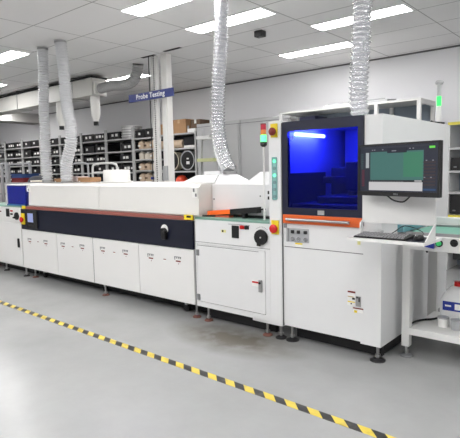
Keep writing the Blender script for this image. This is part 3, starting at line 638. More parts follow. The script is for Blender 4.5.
# mouse
MS = thing('mouse', 'black computer mouse beside the keyboard', 'mouse', (-1.13, 3.2, 1.023))
mk('mouse_shell', B().ball((-1.13, 3.21, 1.033), .05, .62, 1.05, .48), BLACK, MS, smooth=True)
mk('scroll_wheel', B().cyl((-1.134, 3.175, 1.054), (-1.126, 3.175, 1.054), .008), GREYP, MS)
mk('mouse_cable', B().tube([(-1.13, 3.26, 1.035), (-1.16, 3.35, 1.06), (-1.28, 3.37, 1.09), (-1.34, 3.33, 1.05), (-1.36, 3.28, 1.03)], .003), BLACK, MS)
bc = thing('barcode_pad', 'dark pad lying at the right end of the keyboard tray', 'mouse pad', (-1.12, 3.2, 1.0222))
mk('pad', box(-1.185, -1.068, 3.12, 3.36, 1.0222, 1.0245, bev=.001), mat('dark_blue_pad', (30, 34, 48), .6), bc)
for o in list(MS.children): pass
MS.location.z += .002
KB.location.z += .0005

# monitor
ML, MR = Vector((-1.555, 3.215, 0)), Vector((-.968, 3.085, 0))
dv = (MR-ML).normalized(); nv = Vector((dv.y, -dv.x, 0)); W = (MR-ML).length
cx = (ML+MR)/2
zt, zb = at(400, 142.6, 1, cx.y).z, at(400, 196.5, 1, cx.y).z
MO = thing('monitor', 'black flat widescreen monitor showing a green inspection program', 'monitor', (cx.x, cx.y, (zt+zb)/2), rot=math.atan2(dv.y, dv.x))
Hh = zt-zb
def local(parent, name, b, m_, label=None, smooth=False):   # geometry given in the monitor's own frame: x right, y away, z up
    bm = b.bm; bmesh.ops.recalc_face_normals(bm, faces=bm.faces[:]); me = bpy.data.meshes.new(name); bm.to_mesh(me); bm.free(); me.materials.append(m_)
    o = bpy.data.objects.new(name, me); COL.objects.link(o); o.parent = parent
    if label: o['label'] = label
    return o
w2, h2 = W/2, Hh/2
bez = local(MO, 'casing', B().box(-w2, w2, .004, .03, -h2, h2, bev=.004).box(-.12, .12, .03, .07, -.1, .1, bev=.01), BLACK)
local(MO, 'bezel', B().box(-w2, -w2+.014, -.004, .004, -h2, h2).box(w2-.014, w2, -.004, .004, -h2, h2).box(-w2+.014, w2-.014, -.004, .004, h2-.014, h2).box(-w2+.014, w2-.014, -.004, .004, -h2, -h2+.03), BLACK)
def em(n, c, e=.75): return mat(n, (8, 8, 8), .25, emit=e, emit_rgb=c)
def emit_only(n, c, e=1): return em(n, c, e)
sw, sh0, sh1 = w2-.014, -h2+.03, h2-.014
SW, SH = 2*sw, sh1-sh0
scn = local(MO, 'screen', B().box(-sw, sw, .0, .0035, sh0, sh1), em('screen_background', (46, 50, 64), .8))
def scr(u0, v0, u1, v1, m_, nm, d=1):
    return local(scn, nm, B().box(-sw+u0*SW, -sw+u1*SW, -.0006*d-.0003, -.0006*d, sh1-v1*SH, sh1-v0*SH), m_)
scr(.15, .13, .835, .745, em('screen_green', (78, 128, 122), .72), 'program_view')
scr(.59, .16, .825, .68, em('screen_green_light', (72, 142, 112), .72), 'program_view_section', 2)
scr(.38, .06, .63, .165, em('screen_dark_tab', (40, 44, 58)), 'program_tab', 3)
scr(.44, .11, .50, .13, em('screen_text', (150, 150, 160)), 'screen_text', 4)
scr(.13, .79, .825, .975, em('screen_white', (222, 220, 222)), 'message_box')
scr(.13, .755, .825, .788, em('screen_dark_bar', (36, 36, 40)), 'tool_row')
for i in range(14): scr(.14+i*.033, .765, .155+i*.033, .785, em('screen_icon', (120, 122, 125)), 'tool_icon', 2)
scr(.085, .14, .13, .48, em('screen_pale', (190, 196, 200)), 'side_list')
for i in range(7): scr(.018, .17+i*.05, .048, .185+i*.05, em('screen_teal_text', (70, 110, 110)), 'screen_text')
for i in range(9): scr(.03, .53+i*.042, .065, .55+i*.042, em('screen_red_text', (120, 40, 60)), 'screen_text')
scr(.73, .755, .815, .775, em('screen_white', (222, 220, 222)), 'status_box', 2)
scr(.02, .02, .9, .05, em('screen_title', (58, 60, 72)), 'title_bar')
for u in (.17, .20, .31, .66, .70): scr(u, .075, u+.018, .095, em('screen_text', (150, 150, 160)), 'screen_text')
scr(.90, .055, .965, .10, em('screen_green_box', (110, 220, 80), 1), 'status_light', 2)
for i in range(8): scr(.83, .36+i*.066, .975, .40+i*.066, em('screen_brown_button', (66, 56, 62)), 'side_button')
for i, (u, v) in enumerate(((.86, .335), (.935, .335), (.84, .68), (.915, .68))): scr(u, v, u+.018, v+.02, em('screen_text', (150, 150, 160)), 'side_icon', 2)
scr(.83, .92, .98, .96, em('screen_blue_button', (50, 80, 120)), 'side_button', 2)
tm = Matrix.Translation((0, -.0045, -h2+.014)) @ FRONT
cu_ = bpy.data.curves.new('t', 'FONT'); cu_.body = 'DELL'; cu_.size = .016; cu_.extrude = .0003; cu_.align_x = 'CENTER'; cu_.align_y = 'CENTER'
to = bpy.data.objects.new('t', cu_); COL.objects.link(to); bpy.context.view_layer.update()
me = bpy.data.meshes.new_from_object(to.evaluated_get(bpy.context.evaluated_depsgraph_get())); bpy.data.objects.remove(to); bpy.data.curves.remove(cu_)
b = B(); b.bm.from_mesh(me); bpy.data.meshes.remove(me); bmesh.ops.transform(b.bm, matrix=tm, verts=b.bm.verts[:]); local(MO, 'badge', b, LGREY)
local(MO, 'arm', B().box(-.04, .04, .07, .085, -.05, .05), BLACK2)
c1 = thing('monitor_cable', 'black cable loop hanging below the monitor', 'cable', (-1.27, 3.2, 1.28))
mk('cable', B().tube([(-1.36, 3.24, zb-.0), (-1.32, 3.245, zb-.03), (-1.27, 3.25, zb-.042), (-1.24, 3.25, zb-.035), (-1.2, 3.24, zb-.0)], .005), BLACK, c1)

# ------------------------------------------------------------------ bench conveyor at the right
BN = thing('bench_conveyor', 'white framed bench conveyor with green belt at the right edge', 'conveyor', (-.7, 4.1, 0))
YB0, YB1, XE = 3.79, 4.44, .35
mk('front_rail', box(-1.46, XE, YB0, YB0+.06, .86, .968, bev=.003), WHITE, BN)
mk('back_rail', box(-1.46, XE, YB1-.06, YB1, .86, 1.06, bev=.003), WHITE, BN)
mk('belt', box(-1.44, XE, YB0+.09, YB1-.1, .965, .985), mat('bright_green_belt', (110, 176, 156), .35), BN, label='pale green belt')
mk('belt_rail', B().box(-1.46, XE, YB0+.065, YB0+.085, .94, .99).box(-1.46, XE, YB1-.095, YB1-.065, .94, 1.0), STEEL, BN)
mk('support_plate', box(-1.46, XE, YB0+.065, YB1-.065, .9, .935), WHITE, BN)
for x, y in ((-1.46, YB0), (-1.46, YB1-.06), (XE-.06, YB0), (XE-.06, YB1-.06)):
    wd = .06 if y < 4 else .075
    mk('leg', box(x, x+wd, y, y+.06, .085, .86, bev=.002), WHITE, BN)
mk('lower_shelf', box(-1.40, XE-.06, YB0, YB1-.061, .185, .237, bev=.002), WHITE, BN)
for x, y in ((-1.43, YB0+.03), (-1.43, YB1-.03), (XE-.03, YB0+.03), (XE-.03, YB1-.03)): level_foot(BN, x, y, .085, r=.05)
gb = mk('start_button', B().cyl((-1.185, YB0-.008, .925), (-1.185, YB0, .925), .027), BLACK2, BN, smooth=True)
mk('button_cap', B().cyl((-1.185, YB0-.018, .925), (-1.185, YB0-.0085, .925), .018), mat('green_cap', (60, 200, 110), .3, emit=.25), gb, smooth=True)
rs = mk('rocker_switch', B().cyl((-1.08, YB0-.006, .935), (-1.08, YB0, .935), .028).box(-1.105, -1.055, YB0-.012, YB0-.006, .925, .945, bev=.002), BLACK, BN, smooth=True)
mk('green_mark', box(-1.03, -1.0, YB0-.002, YB0, .87, .885), mat('green_cap', (60, 200, 110)), BN)
q = at(428, 243, 1, YB0-.01)
mk('blue_gusset', B().hexa([(q.x-.05, YB0-.03, .90), (q.x+.045, YB0-.03, .885), (q.x+.045, YB0-.001, .885), (q.x-.05, YB0-.001, .90), (q.x-.05, YB0-.03, .91), (q.x+.045, YB0-.03, .985), (q.x+.045, YB0-.001, .985), (q.x-.05, YB0-.001, .91)]), BLUE, BN, label='blue triangular bracket')
mk('control_box', box(-1.15, -.6, 4.0, 4.2, .775, .85, bev=.004), BLACK, BN, label='black box under the rail')
wire = mk('wire', B().tube([(-1.47, 4.30, .86), (-1.46, 4.30, .8), (-1.44, 4.3, .76)], .008), BLACK2, BN)
# things on the lower shelf
cb = thing('power_cable', 'black cable lying across the lower white shelf', 'cable', (-1.3, 3.95, .24))
mk('cable', B().tube([at(411, 323.5, 2, .246), at(417, 321, 2, .246), at(424, 319.6, 2, .246), at(432, 319, 2, .246), at(439, 317.5, 2, .246)], .008, sub=8), BLACK2, cb, smooth=True)
def jug(x, y, lb, s=1.0, cap=RED, lab=BLUE, bz=.237):
    j = thing('chemical_jug', lb, 'jug', (x, y, bz))
    T = B(); W_, D_ = .13*s, .09*s
    lv = [(1, .0), (1, .2), (.95, .22), (.75, .27), (.5, .31), (.3, .33)]
    rings = []
    for k, z in lv:
        rings.append([T.bm.verts.new((x+sx*W_*k*cx_, y+sy*D_*k*cx_, bz+z*s)) for sx, sy, cx_ in ((-1, -.8, 1), (-.85, -1, 1), (.85, -1, 1), (1, -.8, 1), (1, .8, 1), (.85, 1, 1), (-.85, 1, 1), (-1, .8, 1))])
    for a, c in zip(rings, rings[1:]):
        for i in range(8): T.bm.faces.new((a[i], a[(i+1) % 8], c[(i+1) % 8], c[i]))
    T.bm.faces.new(rings[0][::-1]); T.bm.faces.new(rings[-1])
    mk('jug_body', T, WHITE2, j)
    mk('cap', B().cyl((x-.0*s, y, bz+.331*s), (x-.0*s, y, bz+.37*s), .034*s), cap, j, smooth=True)
    l = mk('jug_label', box(x-.1*s, x+.108*s, y-D_-.002, y-D_-.0002, bz+.125*s, bz+.205*s), lab, j, label='blue label')
    mk('print', box(x+.0*s, x+.05*s, y-D_-.004, y-D_-.0022, bz+.14*s, bz+.19*s), LABEL, l); mk('print', box(x-.08*s, x-.03*s, y-D_-.004, y-D_-.0022, bz+.16*s, bz+.175*s), LABEL, l)
jug(-1.14, 4.14, 'white jug with red cap and blue label on the lower shelf', .92)
def tub(x, y, lb, col):
    j = thing('plastic_tub', lb, 'tub', (x, y, .237))
    mk('tub_body', B().lathe((x, y, 0), ((.036, .2372), (.042, .305))), LABEL if not col else col, j, smooth=True)
    mk('tub_lid', B().cyl((x, y, .3052), (x, y, .315), .044), LGREY, j, smooth=True)
tub(-1.205, 3.99, 'small pale tub standing before the blue labelled jug', None)
tub(-1.10, 3.97, 'small grey tub at the photo edge on the lower shelf', LGREY)
bx = thing('storage_carton', 'tall pale grey carton behind the red capped jug', 'carton', (-.95, 4.28, .237))
mk('carton_body', box(-1.16, -.7, 4.245, 4.37, .2372, .70, bev=.006), mat('pale_grey_carton', (178, 182, 188), .6), bx)
mk('carton_tape', box(-.96, -.9, 4.243, 4.2448, .24, .70), LABEL, bx)

# ------------------------------------------------------------------ shelving on the back wall
LV = [2.27, 1.985, 1.745, 1.495, 1.25]
def shelving(x0, x1, lb, levels, ztop=2.5, yf=7.3, yr=7.8, back=SHELFBACK, w=.035):
    u = thing('shelving_unit', lb, 'shelf', ((x0+x1)/2, (yf+yr)/2, 0), 'metal shelving along the back wall')
    for x in (x0+.001, x1-w-.001):
        for y in (yf, yr-w): mk('upright', box(x, x+w, y, y+w, 0, ztop), SHELF, u)
    for z in levels+[.9, .45, .1]: mk('shelf_board', box(x0+w+.002, x1-w-.002, yf+.002, yr-.002, z-.03, z), SHELF, u)
    mk('back_panel', box(x0+.002, x1-.002, yr, yr+.01, .1, ztop), back, u)
    return u
ORD = ['first', 'second', 'third', 'fourth', 'fifth', 'sixth', 'seventh', 'eighth', 'ninth']
LVN = ['top', 'second', 'third', 'fourth', 'fifth']
bayx = [-16.25, -15.2, -14.15, -13.11, -12.1, -11.11, -10.07, -9.05]
BINM = mat('black_bin', (20, 20, 23), .55, noise=.1)
def parts_bin(x0, x1, y, z, h, lb, labels):
    t = thing('parts_bin', lb, 'bin', ((x0+x1)/2, y+.18, z), 'black parts bins on the shelving')
    mk('bin_body', B().hexa([(x0+.01, y+.01, z+.001), (x1-.01, y+.01, z+.001), (x1-.01, y+.36, z+.001), (x0+.01, y+.36, z+.001), (x0, y, z+h), (x1, y, z+h), (x1, y+.37, z+h), (x0, y+.37, z+h)]), BINM, t)
    for cx_, ww, hh in labels: mk('paper_label', box(cx_-ww/2, cx_+ww/2, y-.004, y+.004, z+h*.40, z+h*.40+hh), LABEL, t)
for bi, (a, b_) in enumerate(zip(bayx, bayx[1:])):
    nm = f'{ORD[bi]} shelving bay from the left'
    shelving(a, b_, ['leftmost', 'second', 'third', 'fourth', 'fifth', 'sixth', 'seventh'][bi]+(' bay' if bi == 0 else ' bay from left')+' of grey metal shelving along back wall', LV)
    for li, z in enumerate(LV):
        gap = (.23, .255, .21, .22, .215)[li]
        n = 2 if not (bi == 6 and li == 0) else 1
        x = a+.05
        for k in range(n):
            wd = (b_-a-.1)/2 - random.uniform(.01, .05)
            if random.random() < .06 and li: x += wd+.02; continue
            h = gap*random.uniform(.62, .8)
            labs = [(x+wd*random.uniform(.3, .4), wd*.16, .055)]
            if random.random() < .75: labs.append((x+wd*random.uniform(.62, .75), wd*.2, .06))
            if random.random() < .3: labs.append((x+wd*.9, wd*.1, .05))
            side = ('left' if k == 0 else 'right') if n == 2 else 'single'
            parts_bin(x, x+wd, 7.32+random.uniform(0, .05), z, h, f'{side} black bin on the {LVN[li]} shelf of the {nm}', labs)
            x += wd+.03
# extras on the left shelving
def carton(x0, x1, y0, y1, z0, z1, lb, m_=CARD, nm='cardboard_box', cat='box', tape=True):
    t = thing(nm, lb, cat, ((x0+x1)/2, (y0+y1)/2, z0))
    mk('carton_body', box(x0, x1, y0, y1, z0+.001, z1, bev=.004), m_, t)
    if tape: mk('tape_strip', B().box((x0+x1)/2-.03, (x0+x1)/2+.03, y0-.0015, y0, z1-.08, z1).box((x0+x1)/2-.03, (x0+x1)/2+.03, y0, y1, z1, z1+.0015), LABEL if m_ is not CARD else mat('packing_tape', (196, 168, 130), .4), t)
    return t
# stack of round tins on top of seventh bay
for i in range(5):
    t = thing('round_tin', ['bottom', 'second', 'third', 'fourth', 'topmost'][i]+' silver tin of the round stack on the shelving', 'tin', (-9.3, 7.52, 2.27+i*.058), 'stack of silver round tins')
    mk('tin_body', B().cyl((-9.33, 7.52, 2.271+i*.058), (-9.33, 7.52, 2.315+i*.058), .235, seg=32), STEEL, t, smooth=True)
    mk('tin_lid', B().cyl((-9.33, 7.52, 2.3151+i*.058), (-9.33, 7.52, 2.3275+i*.058), .25, seg=32), LABEL, t, smooth=True)
# bay with bags and bottles
xa, xb = -9.04, -8.31
shelving(xa, xb, 'shelving bay of beige bags and bottles left of the strut', [2.25, 2.005, 1.775, 1.532, 1.285], ztop=2.5)
parts_bin(xa+.06, xa+.37, 7.33, 2.25, .17, 'left black bin above the beige bags', [(xa+.2, .06, .05)])
parts_bin(xa+.39, xb-.05, 7.33, 2.25, .19, 'right black bin above the beige bags', [(xa+.5, .05, .05)])
for li, z in enumerate([2.005, 1.775, 1.532, 1.285]):
    xx = xa+.09
    for k in range(3):
        r_ = .095
        m_ = random.choice((BEIGE, CREAM, BEIGE)) if not (li == 3 and k == 2) else CREAM
        t = thing('supply_bag' if m_ is BEIGE else 'supply_bottle', f'{["left", "middle", "right"][k]} {"beige bag" if m_ is BEIGE else "cream bottle"} on the {["highest", "second", "third", "lowest"][li]} shelf left of the strut', 'bag' if m_ is BEIGE else 'bottle', (xx+.1, 7.42, z), 'bags and bottles on the shelving')
        hgt = random.uniform(.15, .185)
        if m_ is BEIGE:
            mk('bag_body', B().lathe((xx+.1, 7.42, 0), ((r_*.9, z+.001), (r_*1.03, z+hgt*.4), (r_*.95, z+hgt*.8), (r_*.5, z+hgt), (.02, z+hgt+.01)), seg=10), m_, t, smooth=True)
            mk('paper_label', box(xx+.06, xx+.14, 7.42-r_*1.06, 7.42-r_*.98, z+.05, z+.09), LABEL if k != 1 else CARDD, t)
        else:
            mk('bottle_body', B().lathe((xx+.1, 7.42, 0), ((r_*.85, z+.001), (r_*.9, z+hgt*.7), (r_*.6, z+hgt*.85), (r_*.35, z+hgt*.9)), seg=18), m_, t, smooth=True)
            mk('bottle_cap', B().cyl((xx+.1, 7.42, z+hgt*.9), (xx+.1, 7.42, z+hgt*1.05), r_*.4), LABEL, t, smooth=True)
            if li == 3: mk('blue_print', box(xx+.05, xx+.15, 7.42-r_*.93, 7.42-r_*.86, z+.04, z+.09), BLUE, t)
        xx += .2
# bay right of the column
xa, xb = -8.29, -7.06
shelving(xa, xb, 'shelving bay with big cable reels right of the white column', [2.275, 1.97, 1.495, 1.25], ztop=2.3)
carton(-7.78, -7.36, 7.33, 7.7, 2.275, 2.56, 'tall tan cardboard box on top shelf right of the white column')
carton(-8.25, -7.82, 7.33, 7.7, 2.275, 2.5, 'tan cardboard box hidden mostly behind the white column')
carton(-7.33, -7.08, 7.45, 7.75, 2.275, 2.54, 'dark brown box on the top shelf beside the grey wall cabinet', CARDD)
t = thing('paper_pack', 'white pack of papers lying before the dark brown box', 'pack', (-7.2, 7.36, 2.275)); mk('wrap', box(-7.3, -7.08, 7.31, 7.43, 2.2765, 2.35, bev=.01), LABEL, t)
t = thing('grey_canister', 'grey canister standing beside the tan cardboard box', 'canister', (-7.33, 7.38, 2.275)); mk('canister_body', B().cyl((-7.34, 7.38, 2.2765), (-7.34, 7.38, 2.42), .018), LGREY, t, smooth=True)
for k, x in enumerate((-8.1, -7.7)):
    t = thing('cloth_roll', ['beige cloth roll behind the white column', 'beige cloth roll on the second shelf right of the column'][k], 'roll', (x, 7.5, 1.97)); mk('roll_body', B().cyl((x-.17, 7.45, 2.065), (x+.17, 7.45, 2.065), .09), BEIGE, t, smooth=True)
carton(-7.45, -7.12, 7.35, 7.7, 1.9705, 2.02, 'flat white packet on the second shelf beside the cabinet', LABEL, 'packet', 'packet')
parts_bin(-7.48, -7.12, 7.36, 2.022, .16, 'black bin lying on the flat white packet', [])
def reel(x, lb, ring):
    t = thing('cable_reel', lb, 'reel', (x, 7.5, 1.497)); z = 1.497+.215; y = 7.42
    mk('flange', B().cyl((x, y-.1, z), (x, y-.085, z), .212, seg=40).cyl((x, y+.085, z), (x, y+.1, z), .212, seg=40), BLACK, t, smooth=True)
    g = B().lathe((x, y-.101, z), ((.19, 0), (.19, .004), (.14, .004), (.14, 0)), seg=40, axis='Y'); mk('wound_cable', B().cyl((x, y-.084, z), (x, y+.084, z), .19, seg=40), ring, t, smooth=True)
    rg = B(); prev = None
    for i in range(40):
        a0, a1 = 2*PI*i/40, 2*PI*(i+1)/40
        for yy0 in (y-.104,):
            rg.hexa([(x+.178*math.cos(a0), yy0, z+.178*math.sin(a0)), (x+.205*math.cos(a0), yy0, z+.205*math.sin(a0)), (x+.205*math.cos(a1), yy0, z+.205*math.sin(a1)), (x+.178*math.cos(a1), yy0, z+.178*math.sin(a1)),
                     (x+.178*math.cos(a0), yy0+.003, z+.178*math.sin(a0)), (x+.205*math.cos(a0), yy0+.003, z+.205*math.sin(a0)), (x+.205*math.cos(a1), yy0+.003, z+.205*math.sin(a1)), (x+.178*math.cos(a1), yy0+.003, z+.178*math.sin(a1))])
    mk('rim', rg, ring, t)
    mk('reel_label', B().box(x-.03, x+.06, y-.106, y-.101, z-.08, z-.02).box(x-.02, x+.04, y-.106, y-.101, z+.02, z+.05), LABEL, t)
TAN = mat('tan_cable', (190, 182, 160), .6)
reel(-7.78, 'cable reel with tan rim, nearer the white column', TAN); reel(-7.33, 'cable reel with grey rim, beside the grey wall cabinet', LGREY)
t = thing('safety_helmet', 'orange red helmet low on the shelving right of the column', 'helmet', (-7.65, 7.45, 1.25))
mk('helmet_shell', B().lathe((-7.65, 7.45, 0), ((.17, 1.252), (.165, 1.27), (.13, 1.275), (.12, 1.33), (.08, 1.39), (.02, 1.41)), seg=24), mat('orange_red', (226, 76, 44), .35), t, smooth=True)
t = thing('steel_canister', 'small metal canister with dark lid beside the orange helmet', 'canister', (-7.82, 7.42, 1.25))
mk('canister_body', B().cyl((-7.9, 7.42, 1.252), (-7.9, 7.42, 1.40), .05), LABEL, t, smooth=True); mk('lid', B().cyl((-7.9, 7.42, 1.401), (-7.9, 7.42, 1.44), .04), BLACK, t, smooth=True)

# wall cabinets
for k, (a, b_) in enumerate(((-7.04, -5.925), (-5.915, -4.8))):
    u = thing('wall_cabinet', ['tall grey cabinet against back wall, left of the seam by the foil hose', 'tall grey cabinet against back wall behind the signal tower'][k], 'cabinet', ((a+b_)/2, 7.6, 0), 'tall grey wall cabinets')
    mk('cabinet_carcass', B().box(a, b_, 7.32, 7.9, 0, 2.42), LOCKER, u)
    for j in (0, 1):
        xm0 = a+.03+j*(b_-a-.06)/2; xm1 = xm0+(b_-a-.06)/2-.002
        d = mk('cabinet_door', box(xm0, xm1, 7.3, 7.3195, .08, 2.35, bev=.003), LOCKER, u)
        hx = xm1-.05 if j == 0 else xm0+.05
        mk('door_handle', box(hx-.012, hx+.012, 7.28, 7.2999, 1.0, 1.16, bev=.003), STEEL, d)
    mk('seam_line', box(a, b_, 7.312, 7.3199, 2.355, 2.362), SEAM, u)
# step ladder before the cabinets
LD = thing('step_ladder', 'pale metal step ladder leaning open before the grey cabinet', 'ladder', (-6.7, 7.0, 0))
lx0, lx1, ly = at(199, 150, 1, 6.9).x, at(216, 150, 1, 6.9).x, 6.9
mk('rail', B().hexa([(lx0-.02, ly-.1, 0), (lx0+.03, ly-.1, 0), (lx0+.03, ly-.04, 0), (lx0-.02, ly-.04, 0), (lx0, ly+.05, 2.3), (lx0+.04, ly+.05, 2.3), (lx0+.04, ly+.1, 2.3), (lx0, ly+.1, 2.3)]), LOCKER, LD)
for px, z, m_ in ((213, at(207, 137.5, 1, ly).z, WHITE), (216.5, at(207, 160, 1, ly).z, mat('pale_yellow_tread', (196, 200, 150), .6)), (217, 1.1, WHITE), (217, .7, WHITE), (217, .3, WHITE)):
    xr = at(px, 150, 1, ly).x
    mk('tread', box(lx0+.03, xr, ly-.1, ly+.12, z-.03, z+.03), m_, LD)
mk('rail', B().hexa([(lx1, ly+.1, 0), (lx1+.04, ly+.1, 0), (lx1+.04, ly+.15, 0), (lx1, ly+.15, 0), (lx1-.06, ly+.06, 1.75), (lx1-.03, ly+.06, 1.75), (lx1-.03, ly+.1, 1.75), (lx1-.06, ly+.1, 1.75)]), LOCKER, LD)

# open racking behind the inspection machine
RK = thing('storage_rack', 'white framed open rack behind the blue windowed machine', 'rack', (-3.3, 7.2, 0))
rx0, rx1, ry0, ry1, rz = -4.75, -2.44, 6.9, 7.5, 2.42
for x in (rx0, -3.1, rx1-.05):
    for y in (ry0, ry1-.05): mk('upright', box(x, x+.05, y, y+.05, 0, rz-.031), WHITE, RK)
mk('top_board', box(rx0, rx1, ry0, ry1, rz-.03, rz), WHITE, RK)
for z in (1.9, 1.4, .9, .4): mk('shelf_board', box(rx0+.05, rx1-.05, ry0+.002, ry1-.002, z-.025, z), LOCKER, RK)
mk('back_panel', box(rx0+.002, rx1-.002, ry1+.001, ry1+.012, .1, rz-.03), BLUEGREY, RK)
mk('side_rail', box(rx1-.03, rx1-.002, ry0+.051, ry1-.051, rz-.07, rz-.031), WHITE, RK); mk('side_rail', box(rx1-.03, rx1-.002, ry0+.051, ry1-.051, 1.901, 1.93), WHITE, RK)
for (px, nm, lb, m_) in (((299, 315), 'dark_instrument', 'dark navy instrument on the rack behind the blue window', mat('instrument_navy', (44, 48, 74), .5)), ((385, 412), 'black_case', 'black case on the rack below the right hand end of its top', BLACK2)):
    a_ = at(px[0], 116, 1, 7.0).x; b2 = at(px[1], 116, 1, 7.0).x
    t = thing(nm, lb, 'equipment', ((a_+b2)/2, 7.15, 1.901)); mk('case_body', box(a_, b2, 7.0, 7.4, 1.901, 2.33 if px[0] < 320 else 2.12, bev=.01), m_, t)
    mk('case_handle', box((a_+b2)/2-.08, (a_+b2)/2+.08, 6.985, 6.9995, 2.05, 2.07), LGREY, t)
FT = thing('light_fitting', 'long spare light fitting lying on top of the open rack', 'light fitting', (-3.2, 7.1, rz))
a_ = at(325, 104, 1, 7.05).x; b2 = at(388, 100, 1, 7.05).x
mk('fitting_body', box(a_, b2, 7.0, 7.1, rz+.001, rz+.05, bev=.006), LOCKER, FT); mk('fitting_end', B().cyl((b2+.0005, 7.05, rz+.026), (b2+.12, 7.05, rz+.03), .022, .006), GREYP, FT)
mk('tube_lamp', B().cyl((a_+.05, 7.05, rz+.058), (b2-.05, 7.05, rz+.058), .008), GREYP, FT)

# right-hand shelving with yellow edged boards
RS = thing('storage_shelf', 'grey shelving with yellow edged boards at the right photo edge', 'shelf', (-1.4, 7.5, 0))
sx0, sx1, sy0, sy1 = -2.23, -.6, 7.4, 7.9
mk('side_panel', box(sx0, sx0+.03, sy0, sy1, 0, 2.07), WHITE, RS); mk('side_panel', box(sx1-.03, sx1, sy0, sy1, 0, 2.07), WHITE, RS)
mk('back_panel', box(sx0+.03, sx1-.03, sy1-.01, sy1, 0, 2.07), BLUEGREY, RS)
for z in (1.745, 1.425, 1.125, .28): mk('shelf_board', box(sx0+.03, sx1-.03, sy0, sy1-.01, z-.03, z), LOCKER, RS)
YE = mat('yellow_edge', (226, 214, 90), .5)
for z in (2.10, .80):
    s = mk('shelf_board', box(sx0, sx1, sy0, sy1, z-.03, z) if z > 2 else box(sx0+.03, sx1-.03, sy0, sy1-.01, z-.03, z), LOCKER, RS); mk('yellow_edge', box(sx0 if z > 2 else sx0+.03, sx1-.03, sy0-.004, sy0-.0002, z-.04, z), YE, s)
def bb(x0, x1, z0, z1, lb, m_=BLACK):
    t = thing('black_box', lb, 'box', ((x0+x1)/2, 7.5, z0)); mk('box_body', box(x0, x1, 7.43, 7.75, z0+.001, z1, bev=.004), m_, t); mk('box_tag', box(x0+.04, x0+.08, 7.427, 7.4298, z0+.04, z0+.06), GREYP, t)
bb(-2.19, -2.03, 1.425, 1.61, 'small black box on the right hand grey shelving')
bb(-2.19, -1.6, .28, .7, 'large black box under the lower yellow edged board')
bb(-2.19, -1.5, .81, 1.08, 'black case standing on the lower yellow edged board')
t = thing('paper_stack', 'pile of papers on top of the yellow edged shelving', 'papers', (-1.9, 7.6, 2.1)); mk('sheets', B().box(-2.12, -1.8, 7.45, 7.75, 2.101, 2.13).box(-2.1, -1.78, 7.47, 7.74, 2.13, 2.15), LABEL, t); mk('clip', box(-2.05, -1.95, 7.446, 7.46, 2.151, 2.16), GREYP, t)

# ------------------------------------------------------------------ trolley and boxes behind the left end of the oven
TR = thing('steel_trolley', 'steel frame trolley behind the left end of the oven', 'trolley', (-10.6, 5.5, 0))
for x in (-11.9, -11.5, -11.1, -10.88):
    for y in (5.2,) if x in (-11.5, -11.1) else (5.2, 5.75): mk('frame_post', box(x, x+.05, y, y+.05, 0, 1.72), LGREY, TR)
mk('frame_rail', B().box(-11.9, -10.83, 5.2, 5.25, 1.721, 1.76).box(-11.9, -10.83, 5.75, 5.8, 1.721, 1.76), LGREY, TR)
mk('frame_rail', B().box(-11.849, -10.881, 5.251, 5.28, 1.56, 1.59), LGREY, TR)
mk('trolley_deck', box(-10.82, -9.5, 5.2, 5.8, 1.28, 1.32), LGREY, TR)
for x in (-9.56, ): mk('frame_post', box(x, x+.05, 5.25, 5.3, 0, 1.279), LGREY, TR)
mk('frame_post', box(-9.56, -9.51, 5.7, 5.75, 0, 1.279), LGREY, TR)
RB = mat('brick_red_plastic', (120, 36, 38), .5); BB = mat('mid_blue_plastic', (44, 74, 128), .5)
t = thing('storage_crate', 'dark red crate below the blue one, behind the blue cover', 'crate', (-10.5, 5.5, 1.32)); mk('crate_body', box(-10.8, -10.28, 5.3, 5.7, 1.321, 1.40, bev=.006), RB, t); mk('crate_rim', box(-10.82, -10.26, 5.28, 5.72, 1.4, 1.415), RB, t)
t = thing('storage_crate', 'blue crate stacked on the dark red one', 'crate', (-10.5, 5.5, 1.42)); mk('crate_body', box(-10.8, -10.33, 5.3, 5.7, 1.416, 1.49, bev=.006), BB, t); mk('crate_rim', box(-10.82, -10.31, 5.28, 5.72, 1.49, 1.505), BB, t)
t = thing('cloth_bundle', 'dark grey lump of cloth right of the blue crate', 'cloth', (-10.0, 5.5, 1.32)); mk('bundle', B().lathe((-9.95, 5.5, 0), ((.25, 1.321), (.24, 1.36), (.2, 1.42), (.12, 1.455), (.02, 1.46)), seg=12), mat('charcoal_cloth', (74, 76, 82), .9, noise=.2, bump=.5), t, smooth=True)
t = thing('red_machine', 'red machine with round handle at the far left edge', 'machine', (-11.4, 5.0, 0)); mk('machine_body', box(-11.95, -11.2, 4.7, 5.15, 0, 1.3, bev=.01), mat('machine_red', (150, 30, 30), .4), t)
mk('hand_wheel', B().lathe((-11.1-.3, 4.698, 1.42), ((.09, 0), (.09, .02), (.06, .02), (.06, 0)), axis='Y').cyl((-11.4, 4.72, 1.3), (-11.4, 4.72, 1.42), .02), DRED, t, smooth=True)

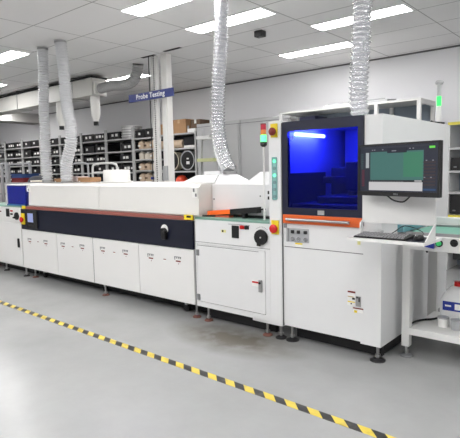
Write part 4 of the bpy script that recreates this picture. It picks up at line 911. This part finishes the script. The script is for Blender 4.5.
# trolley handles and packets seen over the oven
HT = thing('hand_truck', 'white tube hand trolley with arched handles behind the oven', 'trolley', (-7.4, 5.6, 0))
def arch(xc0, xc1, zt_, y): return B().tube([(xc0, y, 0), (xc0, y, 1.0), (xc0, y, zt_-.1), (xc0+(xc1-xc0)*.12, y, zt_-.02), (xc0+(xc1-xc0)*.3, y, zt_), (xc1-(xc1-xc0)*.3, y, zt_), (xc1-(xc1-xc0)*.1, y, zt_-.02), (xc1, y, zt_-.1), (xc1, y, 1.0), (xc1, y, 0)], .02, seg=8)
a0, a1 = at(92.5, 165, 1, 5.5).x, at(117, 165, 1, 5.5).x
mk('arched_handle', arch(a0, a1, at(100, 163.5, 1, 5.5).z, 5.5), WHITE, HT, smooth=True)
mk('platform', box(a0-.02, a1+.02, 5.2, 5.9, .15, .19), LGREY, HT)
mk('cross_tube', B().cyl((a0, 5.5, 1.5), (a1, 5.5, 1.5), .015), WHITE, HT)
HT2 = thing('hand_truck', 'grey tube trolley arch left of the white one, behind oven', 'trolley', (-8.2, 5.8, 0))
a2, a3 = at(72, 165, 1, 5.9).x, at(88, 165, 1, 5.9).x
mk('arched_handle', arch(a2, a3, at(82, 163, 1, 5.9).z, 5.9), LGREY, HT2, smooth=True)
mk('platform', box(a2-.02, a3+.02, 5.95, 6.4, .15, .19), LGREY, HT2)
def on_oven(px0, px1, py, lb, nm, m_, cat='packet', y=3.92):
    a = at(px0, 180, 1, y).x; b2 = at(px1, 180, 1, y).x; z = at((px0+px1)/2, py, 1, y).z
    t = thing(nm, lb, cat, ((a+b2)/2, y+.1, 1.372)); mk('wrapping', box(a, b2, y, y+.18, 1.3735, max(z, 1.40), bev=.006), m_, t); mk('label_patch', box(a+.02, a+.05, y-.002, y-.0002, 1.375, 1.39), LABEL, t)
on_oven(78, 90, 177.5, 'tan packet lying on the oven behind the kinked hose', 'tan_packet', CARD)
on_oven(71, 77.5, 176.5, 'pale pink packet on the oven beside the kinked hose', 'pink_packet', mat('pale_pink', (214, 196, 190), .7))
on_oven(54, 61, 178.5, 'tan packet on the oven between the two white hoses', 'tan_packet', CARD)
on_oven(30, 40, 180.4, 'flat cream packet on the oven by the leftmost hose', 'cream_packet', CREAM)

# ------------------------------------------------------------------ world and view
w = bpy.data.worlds.new('world'); sc.world = w; w.use_nodes = True
w.node_tree.nodes['Background'].inputs[0].default_value = (.9, .93, 1, 1); w.node_tree.nodes['Background'].inputs[1].default_value = .3
vs = sc.view_settings; vs.view_transform = 'Standard'; vs.look = 'None'; vs.exposure = 0; vs.gamma = 1; vs.use_curve_mapping = False
